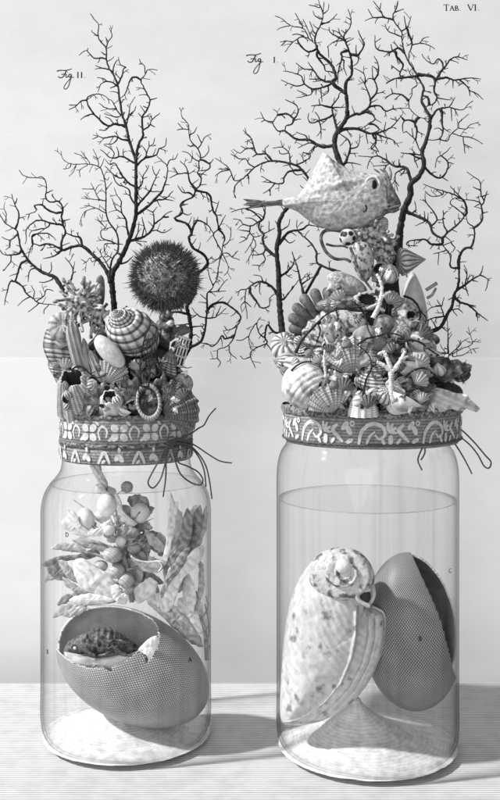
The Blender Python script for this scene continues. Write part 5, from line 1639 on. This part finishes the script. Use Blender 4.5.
leaf(sp, '59,603 63,597 72,594 81,594 80,598 70,601 62,604', -.020, LEAFD, 1.8)
leaf(sp, '55,616 60,608 70,604 82,603 86,606 78,610 66,613', -.022, LEAFG, 1.8)
leaf(sp, '72,600 80,596 92,595 104,596 113,599 104,603 90,603 80,604', -.036, LEAFW, 3, 'pod')
leaf(sp, '64,614 72,609 82,607 86,609 78,614 69,616', -.028, LEAFG, 1.6)
leaf(sp, '63,524 68,519 72,514 76,522 82,530 88,534 80,534 70,531', -.026, LEAFW, 2, 'petal', lab='thin white petal')
leaf(sp, '69,513 75,514 80,522 86,530 92,532 86,534 77,528', -.034, LEAFW, 2, 'petal', lab='thin white petal')
leaf(sp, '88,533 96,529 104,524 110,522 107,529 100,534 92,535', -.038, LEAFW, 2, 'petal', lab='thin white petal')
leaf(sp, '117,497 121,502 124,512 130,518 136,522 128,523 120,517 116,507', -.030, LEAFW, 2.5, 'petal', lab='thin white petal')
leaf(sp, '99,489 106,487 114,489 115,493 106,494 100,492', -.018, INK, 2, 'pod')
leaf(sp, '129,499 137,496 146,499 148,506 140,505 131,505', -.006, LEAFD, 2, 'pod')
leaf(sp, '130,538 138,535 146,540 150,548 142,551 134,546', -.012, LEAFD, 2)
leaf(sp, '128,552 136,550 144,554 146,562 136,562 130,558', -.016, LEAFD, 2)
leaf(sp, '132,566 140,568 142,578 138,588 132,584 130,574', -.018, LEAFG, 2)
leaf(sp, '134,590 142,584 150,580 156,584 154,592 146,598 138,600', -.026, LEAFW, 4, 'pod', amp=.9, per=8)
leaf(sp, '112,590 118,586 122,592 128,596 124,602 116,600', -.038, LEAFW, 3, 'petal', amp=.9, per=5)
leaf(sp, '146,532 152,535 160,541 165,549 160,550 152,545 147,539', -.022, LEAFG, 2, 'pod')
leaf(sp, '131,556 136,558 146,561 158,560 164,563 158,570 146,570 138,566', -.030, LEAFG, 2, 'pod')
m_ = MB()
for s in ('131,556 137,560 148,562 158,561 164,562', '158,561 162,566 158,572'):
    pxtube(m_, s, DL - .034, 1.7, 1.2)
obj('pod_edge', m_, LEAFW, sp)
m_ = MB()
def fr(x, y, a, r): return 1.1 * math.sin(x * 1.2) * math.sin(y * .9)
inflate(m_, '90,464 97,462 101,466 102,472 105,477 108,484 105,489 99,487 97,480 93,473', DL - .02, 3, n=70, disp=fr)
obj('flower', m_, LEAFW, sp)['label'] = 'pale ruffled top of the sprig'

for k in range(34):
    r2 = random.Random(k)
    x, y = 138 + r2.gauss(0, 11), min(560 + r2.gauss(0, 18), 588)
    an, ll = r2.uniform(-1.2, 1.2), r2.uniform(7, 12)
    c_, s_ = math.cos(an), math.sin(an)
    pl = [(-ll, 0), (-ll * .5, -3.4), (ll * .3, -3.2), (ll, 0), (ll * .4, 3.4), (-ll * .5, 3)]
    leaf(sp, ' '.join(f'{x + u_ * c_ - v_ * s_:.1f},{y + u_ * s_ + v_ * c_:.1f}' for u_, v_ in pl), r2.uniform(-.016, .012), [LEAFD, LEAFG, LEAFD, LEAFW][k % 4], 1.8)

for k in range(16):
    r2 = random.Random(100 + k)
    x, y = 112 + r2.gauss(0, 17), 520 + r2.gauss(0, 13)
    e_ = r2.uniform(-.03, .005)
    if k % 2:
        a_ = r2.uniform(4, 7)
        obj('berry', ellip(x, y, DL + e_, a_ * 1.25, a_, roll=r2.uniform(-60, 60)), [BERRYW, BERRY][k % 3 == 0], sp)
    else:
        pl = [(-9, 1), (-5, -3.6), (3, -3.4), (9, -1), (4, 3), (-4, 3.8)]
        an = r2.uniform(-.9, .9)
        leaf(sp, ' '.join(f'{x + u_ * math.cos(an) - v_ * math.sin(an):.1f},{y + u_ * math.sin(an) + v_ * math.cos(an):.1f}' for u_, v_ in pl), e_, [LEAFW, LEAFG][k % 4 == 0], 2, 'pod')
m_ = MB()
for k in range(14):
    r2 = random.Random(300 + k)
    x, y = 112 + r2.gauss(0, 16), 512 + r2.gauss(0, 12)
    pxtube(m_, [(122, 548), ((x + 120) / 2, (y + 545) / 2 - 4), (x, y)], DL - .016, 1.8, .9)
pxtube(m_, '114,497 120,492 127,488', DL - .02, 1.6, 1)
obj('stem', m_, LEAFG, sp)
for k in range(10):
    r2 = random.Random(500 + k)
    x, y = 186 + r2.gauss(0, 9), 575 + r2.gauss(0, 22)
    an = r2.uniform(-1.9, -.9)
    pl = [(-14, 0), (-8, -5), (4, -6), (13, -3), (15, 1), (6, 5), (-6, 4.5)]
    SPR = (' '.join(f'{min(x + u_ * math.cos(an) - v_ * math.sin(an), 205):.1f},{min(y + u_ * math.sin(an) + v_ * math.cos(an), 612):.1f}' for u_, v_ in pl), r2.uniform(-.012, .012), [LEAFW, LEAFG, LEAFG][k % 3])
    VEIL.append(SPR)

fr_ = thing('leafy_weed', W(172, 610, DL - .01), 'tuft of dark strap leaves standing at the right above the broken egg', 'plant')
VEIL_DONE = [leaf(fr_, a_, b_, c_, 1.6) for a_, b_, c_ in VEIL]
def wl(s, e, m__, th=2.0, name='leaf', lab=None, tilt=(0, 0)):
    leaf(fr_, s, e, m__, th, name, tilt, per=6, amp=.5, lab=lab)
wl('171,499 174,506 177,507 176,518 174,530 171,542 168,551 165,548 167,534 169,518 170,508', -.034, LEAFW, 2, lab='narrow white lance leaf')
wl('186,516 190,523 191,534 188,545 183,556 176,564 169,572 165,570 168,558 173,548 178,540 182,528', -.026, LEAFD, 3)
wl('196,514 200,511 202,520 200,530 196,540 191,549 187,553 188,542 192,530 194,520', -.010, LEAFD, 2.4)
wl('205,512 207,520 205,532 200,543 193,551 189,553 192,545 198,534 202,522', -.002, LEAFG, 2.4)
wl('200,553 201,559 196,568 188,574 181,582 178,590 174,600 168,606 163,603 162,594 166,586 174,576 182,566 190,557', -.030, LEAFW, 4, lab='broad pale leaf with a ragged foot')
wl('188,553 185,562 178,572 170,580 163,592 162,588 166,577 172,567 180,557', -.034, LEAFD, 2.4)
wl('157,600 163,588 166,578 170,572 168,584 163,594 160,602', -.030, LEAFW, 2)
wl('198,560 202,566 204,576 203,590 199,598 198,586 199,572', .004, LEAFG, 1.4)
wl('180,602 190,600 198,604 203,614 205,626 200,630 194,624 188,616 180,610', .022, LEAFW, 2)
wl('150,604 160,598 172,606 184,614 194,628 200,640 190,638 176,628 162,616', .024, LEAFG, 3)
m_ = MB()
for s, w0, w1 in (('170,612 168,600 170,585 176,570 184,556', 4, 2), ('207,660 206,645 205,632 201,618 197,606 188,598', 4.5, 2.5), ('206,645 209,632 208,618 205,604', 2.5, 1.3), ('205,632 210,622', 2, 1.2), ('207,655 210,645', 2.2, 1.4), ('201,618 208,608 206,596', 2.4, 1.2)):
    pxtube(m_, s, DL + .006, w0, w1)
obj('stem', m_, LEAFD, fr_)
# printed letters on the glass
text('reference_letter', 'D', 67, 535, front_d(67, LX, R, DL) - .0015, 6.5, INK, jarL, face=(-.65, -.75, 0))
text('reference_letter', 'B', 47.5, 652, front_d(47.5, LX, R, DL) - .0015, 6.5, INK, jarL, face=(-.8, -.6, 0))

# ------------------------------------------------------------------ inside the wider jar
bd = DR - .024
BAIL = mat('bailer_shell', .55, .2, 'blotch', 70, coord='Object', thresh=.375, soft=.05, noise_amt=.28, noise_scale=150, bump=.25, rough=.42)
BAILSP = mat('bailer_spire', .55, .13, 'blotch', 120, coord='Object', thresh=.43, soft=.05, noise_amt=.3, noise_scale=220, bump=.4)
BAILIN = mat('bailer_inside', .64, .44, 'blotch', 60, coord='Object', soft=.3, noise_amt=.3, noise_scale=180, bump=.35, rough=.4)
bs_ = thing('bailer_shell', W(318, 722, bd), 'big pale bailer shell with a knob like spire and dark blotches in the wider jar', 'shell')
def along(curve):
    c = P2(curve)
    def f(y):
        for (x0, y0), (x1, y1) in zip(c, c[1:]):
            if y0 <= y <= y1:
                return x0 + (x1 - x0) * (y - y0) / (y1 - y0)
        return None
    return f
c1, c2, c3 = along('353,598 352,624 347,648 337,672 321,692 301,708 284,717'), along('367,604 366,630 360,655 348,679 330,700 312,717'), along('374,604 373.5,632 367,658 354,683 336,705 322,717')
def growth(x, y, a, r):
    m__ = min(1, (1 - r) * 7)
    v = .2 * math.sin(math.hypot(x - 400, (y - 560) * .8) * 1.1) + .35 * mnoise.noise(Vector((x * .1, y * .1, 2)))
    q1, q2, q3 = c1(y), c2(y), c3(y)
    if q1 is not None:
        s_ = x - q1
        v += 2.6 * math.exp(-(s_ / 1.6) ** 2) - (5.5 * min(1, s_ / 3.5) if s_ > 0 else 0)
    for q_, am in ((q2, 2.6), (q3, 1.8)):
        if q_ is not None:
            v -= am * math.exp(-((x - q_) / 1.3) ** 2)
    return v * m__
m_ = MB()
inflate(m_, '281,719 280,704 281,682 282.5,655 285,630 290,604 298,582 308,566 320,556 336,552 352,556 364,566 371,580 372,594 368,603 376,608 383,613 384.5,627 382.5,645 376.5,663 367.5,681 354.5,698 338,711.5 320,719.5 301,723.5 287,723', bd, 40, n=320, rings=70, power=2.1, disp=growth, back=32, centre=(326, 640))
obj('body_whorl', m_, BAIL, bs_)
m_ = MB()
pxtube(m_, '372,607 383,613 384.5,627 382.5,645 376.5,663 367.5,681 354.5,698 338,711.5 320,719.5 301,723.5', bd - .003, 3.2, 2.6, sides=10)
obj('lip_edge', m_, BAILIN, bs_)
# spire: flattened coil seen from above with a step along its spiral and a knob in the middle
def spd(x, y, a, r):
    th = math.atan2(y - 569, x - 343)
    q_ = math.hypot(x - 343, (y - 569) * 1.08)
    ph = (math.log(max(q_, 2) / 3.2) / math.log(2.05) - th / (2 * PI)) % 1.0
    step = (ph - .5) * 5.0 if ph < .86 else (1 - ph) / .14 * 3.6 - 1.8 + .0
    return step * min(1, (1 - r) * 4) * min(1, q_ / 8) + .3 * mnoise.noise(Vector((x * .3, y * .3, 2)))
m_ = MB()
inflate(m_, '309,580 310,566 318,555 330,549 344,547.5 358,551 368,560 374,572 374,584 369,593 360,598 350,600 338,601 324,597 314,590', bd - .028, 17, n=180, rings=44, power=2.0, disp=spd, centre=(343, 569), tilt=(-.25, 0))
obj('spire', m_, BAILSP, bs_)
obj('apex', ellip(343.5, 566, bd - .043, 7.5, 7.5, 6), PLAIN, bs_)
m_ = MB()
pxtube(m_, '367,587 361,588 357.5,593 358,599 363,603 370,606', bd - .041, 4.6, 4, sides=10)
pxtube(m_, '372,585 374,594 371,602 366,607', bd - .034, 4.6, 3, sides=10)
obj('siphon_fold', m_, BAILIN, bs_)
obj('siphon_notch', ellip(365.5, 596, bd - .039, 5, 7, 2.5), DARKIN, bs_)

hd = DR + .006
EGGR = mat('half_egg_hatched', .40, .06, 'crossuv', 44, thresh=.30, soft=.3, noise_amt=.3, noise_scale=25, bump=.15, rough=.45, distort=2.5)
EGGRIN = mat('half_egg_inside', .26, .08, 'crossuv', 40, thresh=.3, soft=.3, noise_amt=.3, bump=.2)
cut = [(p.x, p.y) for p in outline_dense(P2('408,545 413,557 419,570 426,585 433,600 440,618 446,640 451,660 456,676 470,690 480,600 460,548 430,535'), 60)]
he = thing('half_egg', W(410, 712, hd), 'dark egg shell cut open along its right side, behind the bailer shell', 'egg')
m_ = egg_shell(411.5, 631, hd, 49, 79, 45, -4, lambda v, c, p: not (p.y < hd + .012 and inpoly(*topx(p), cut)), seg=180, rings=150, taper=.14)
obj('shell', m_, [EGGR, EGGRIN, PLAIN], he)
text('reference_letter', 'B', 420, 639, hd - .0485, 6.0, INK, he)
text('reference_letter', 'C', 450, 571, front_d(450, RX, R2, DR) - .0015, 6.5, INK, jarR, face=(.75, -.65, 0))
# ------------------------------------------------------------------ small shells and crusts lying on the surface of both heaps
bpy.context.view_layer.update()
dg = bpy.context.evaluated_depsgraph_get()
def surface(px, py):
    o_ = Vector((0, 0, CAM_H))
    dr_ = (W(px, py, 1.0) - o_).normalized()
    ok, p, n, _, ob, _ = S.ray_cast(dg, o_, dr_)
    if not ok:
        return None
    while ob.parent:
        ob = ob.parent
    return p, n, ob
SKIP = ('backdrop', 'table', 'box_fish', 'sea_urchin', 'branching_coral', 'specimen_jar', 'sea_whip', 'antler', 'lace', 'preserving', 'fluted', 'oval_clam', 'cowrie', 'pitted', 'tun_shell')
r6 = random.Random(91)
spots = []
for grp, where, box, cnt in ((GL, 'narrower rim', (56, 312, 192, 411), 46), (GR, 'wider rim', (284, 268, 462, 411), 84)):
    tries = 0
    n_ = 0
    while n_ < cnt and tries < 900:
        tries += 1
        x, y = r6.uniform(box[0], box[2]), r6.uniform(box[1], box[3])
        h = surface(x, y)
        if not h or h[2].name.startswith(SKIP) or h[0].y > 1.2:
            continue
        if any((x - a) ** 2 + (y - b) ** 2 < 49 for a, b in spots):
            continue
        spots.append((x, y))
        n_ += 1
        d_ = h[0].y + 0.0005
        k = r6.randrange(10)
        sz = r6.uniform(9, 15)
        mt = [PALE, USTR, DGREY, WHITE, VSTRF, USTR][r6.randrange(6)]
        if k < 6:
            m_ = raup(turns=5, Wx=r6.choice((1.65, 1.8, 2.0)), T=r6.choice((1.3, 1.8, 2.2)), sa=.6, sb=.75, dist=.4, axial=(6, .14), cords=(4, .05), nphi=16, nth=20)
            m_.transform(place(x, y, d_, sz, r6.uniform(-180, 180), r6.uniform(0, 40), r6.uniform(0, 360)))
            one('tiny_snail', m_, [mt, DARKIN], 'tiny snail shell wedged between the larger shells near ' + where, 'shell', 'tiny snails wedged in the heap on the ' + where)
        elif k < 8:
            m_ = fan(58, 7, .36, .06, n=56, m=10)
            m_.transform(place(x, y + sz * .3, d_ - .002, sz, r6.uniform(-60, 60), r6.uniform(-5, 25)))
            one('tiny_scallop', m_, [FAN, FAND][r6.randrange(2)], 'tiny ribbed scallop lying on the shells near ' + where, 'shell', 'tiny scallops on the heap on the ' + where)
        else:
            m_ = MB()
            b0 = h[0]
            for q_ in range(5):
                v_ = (h[1] + Vector((r6.gauss(0, .5), r6.gauss(0, .3), r6.gauss(0, .5)))).normalized()
                L_ = r6.uniform(.004, .008)
                tube(m_, [b0 - v_ * .001, b0 + v_ * L_ * .6, b0 + v_ * L_ + Vector((r6.gauss(0, .001), 0, r6.gauss(0, .001)))], [.0012, .001, .0007], 7)
            one('coral_tuft', m_, [PLAIN, GREY][r6.randrange(2)], 'tiny stubby coral tuft growing on the shells near ' + where, 'coral', 'coral tufts on the heap on the ' + where)
whips = (('290,372 296,366 304,362 313,362 320,366 324,374', 'thin black thread coral curving over the dark striped cask shell'),
         ('398,345 408,340 420,342 430,350 440,356 450,360', 'thin black thread coral running across the spotted cone shell'),
         ('404,378 414,370 424,368 434,374 444,384 452,388', 'thin black thread coral across the stacked dark banded shells'),
         ('352,300 360,308 366,318 368,330 374,340', 'thin black thread coral hanging down the stone slabs'),
         ('70,372 76,366 84,368 92,376 100,378 108,372', 'thin black thread coral across the feet of the folded clams'),
         ('126,366 134,372 140,382 138,392 144,398', 'thin black thread coral below the big tun shell'))
for s, lab in whips:
    q = [(p.x, p.y) for p in catmull([Vector((x, y, 0)) for x, y in P2(s)], 2.0)]
    hs = [surface(x, y) for x, y in q]
    ds = [h[0].y for h in hs if h and h[0].y < 1.2]
    if len(ds) < 3:
        continue
    pts_, last = [], min(ds)
    for i, (x, y) in enumerate(q):
        w_ = [hs[j][0].y for j in range(max(0, i - 3), min(len(q), i + 4)) if hs[j] and hs[j][0].y < 1.2]
        last = (min(w_) if w_ else last)
        pts_.append(W(x, y, last - .0025))
    pts_ = [sum(pts_[max(0, i - 2):i + 3], Vector()) / len(pts_[max(0, i - 2):i + 3]) for i in range(len(pts_))]
    m_ = MB()
    n_ = len(pts_)
    tube(m_, pts_, [.0010 * (1 - .5 * i / n_) for i in range(n_)], 6)
    one('thread_coral', m_, CORAL, lab, 'coral')
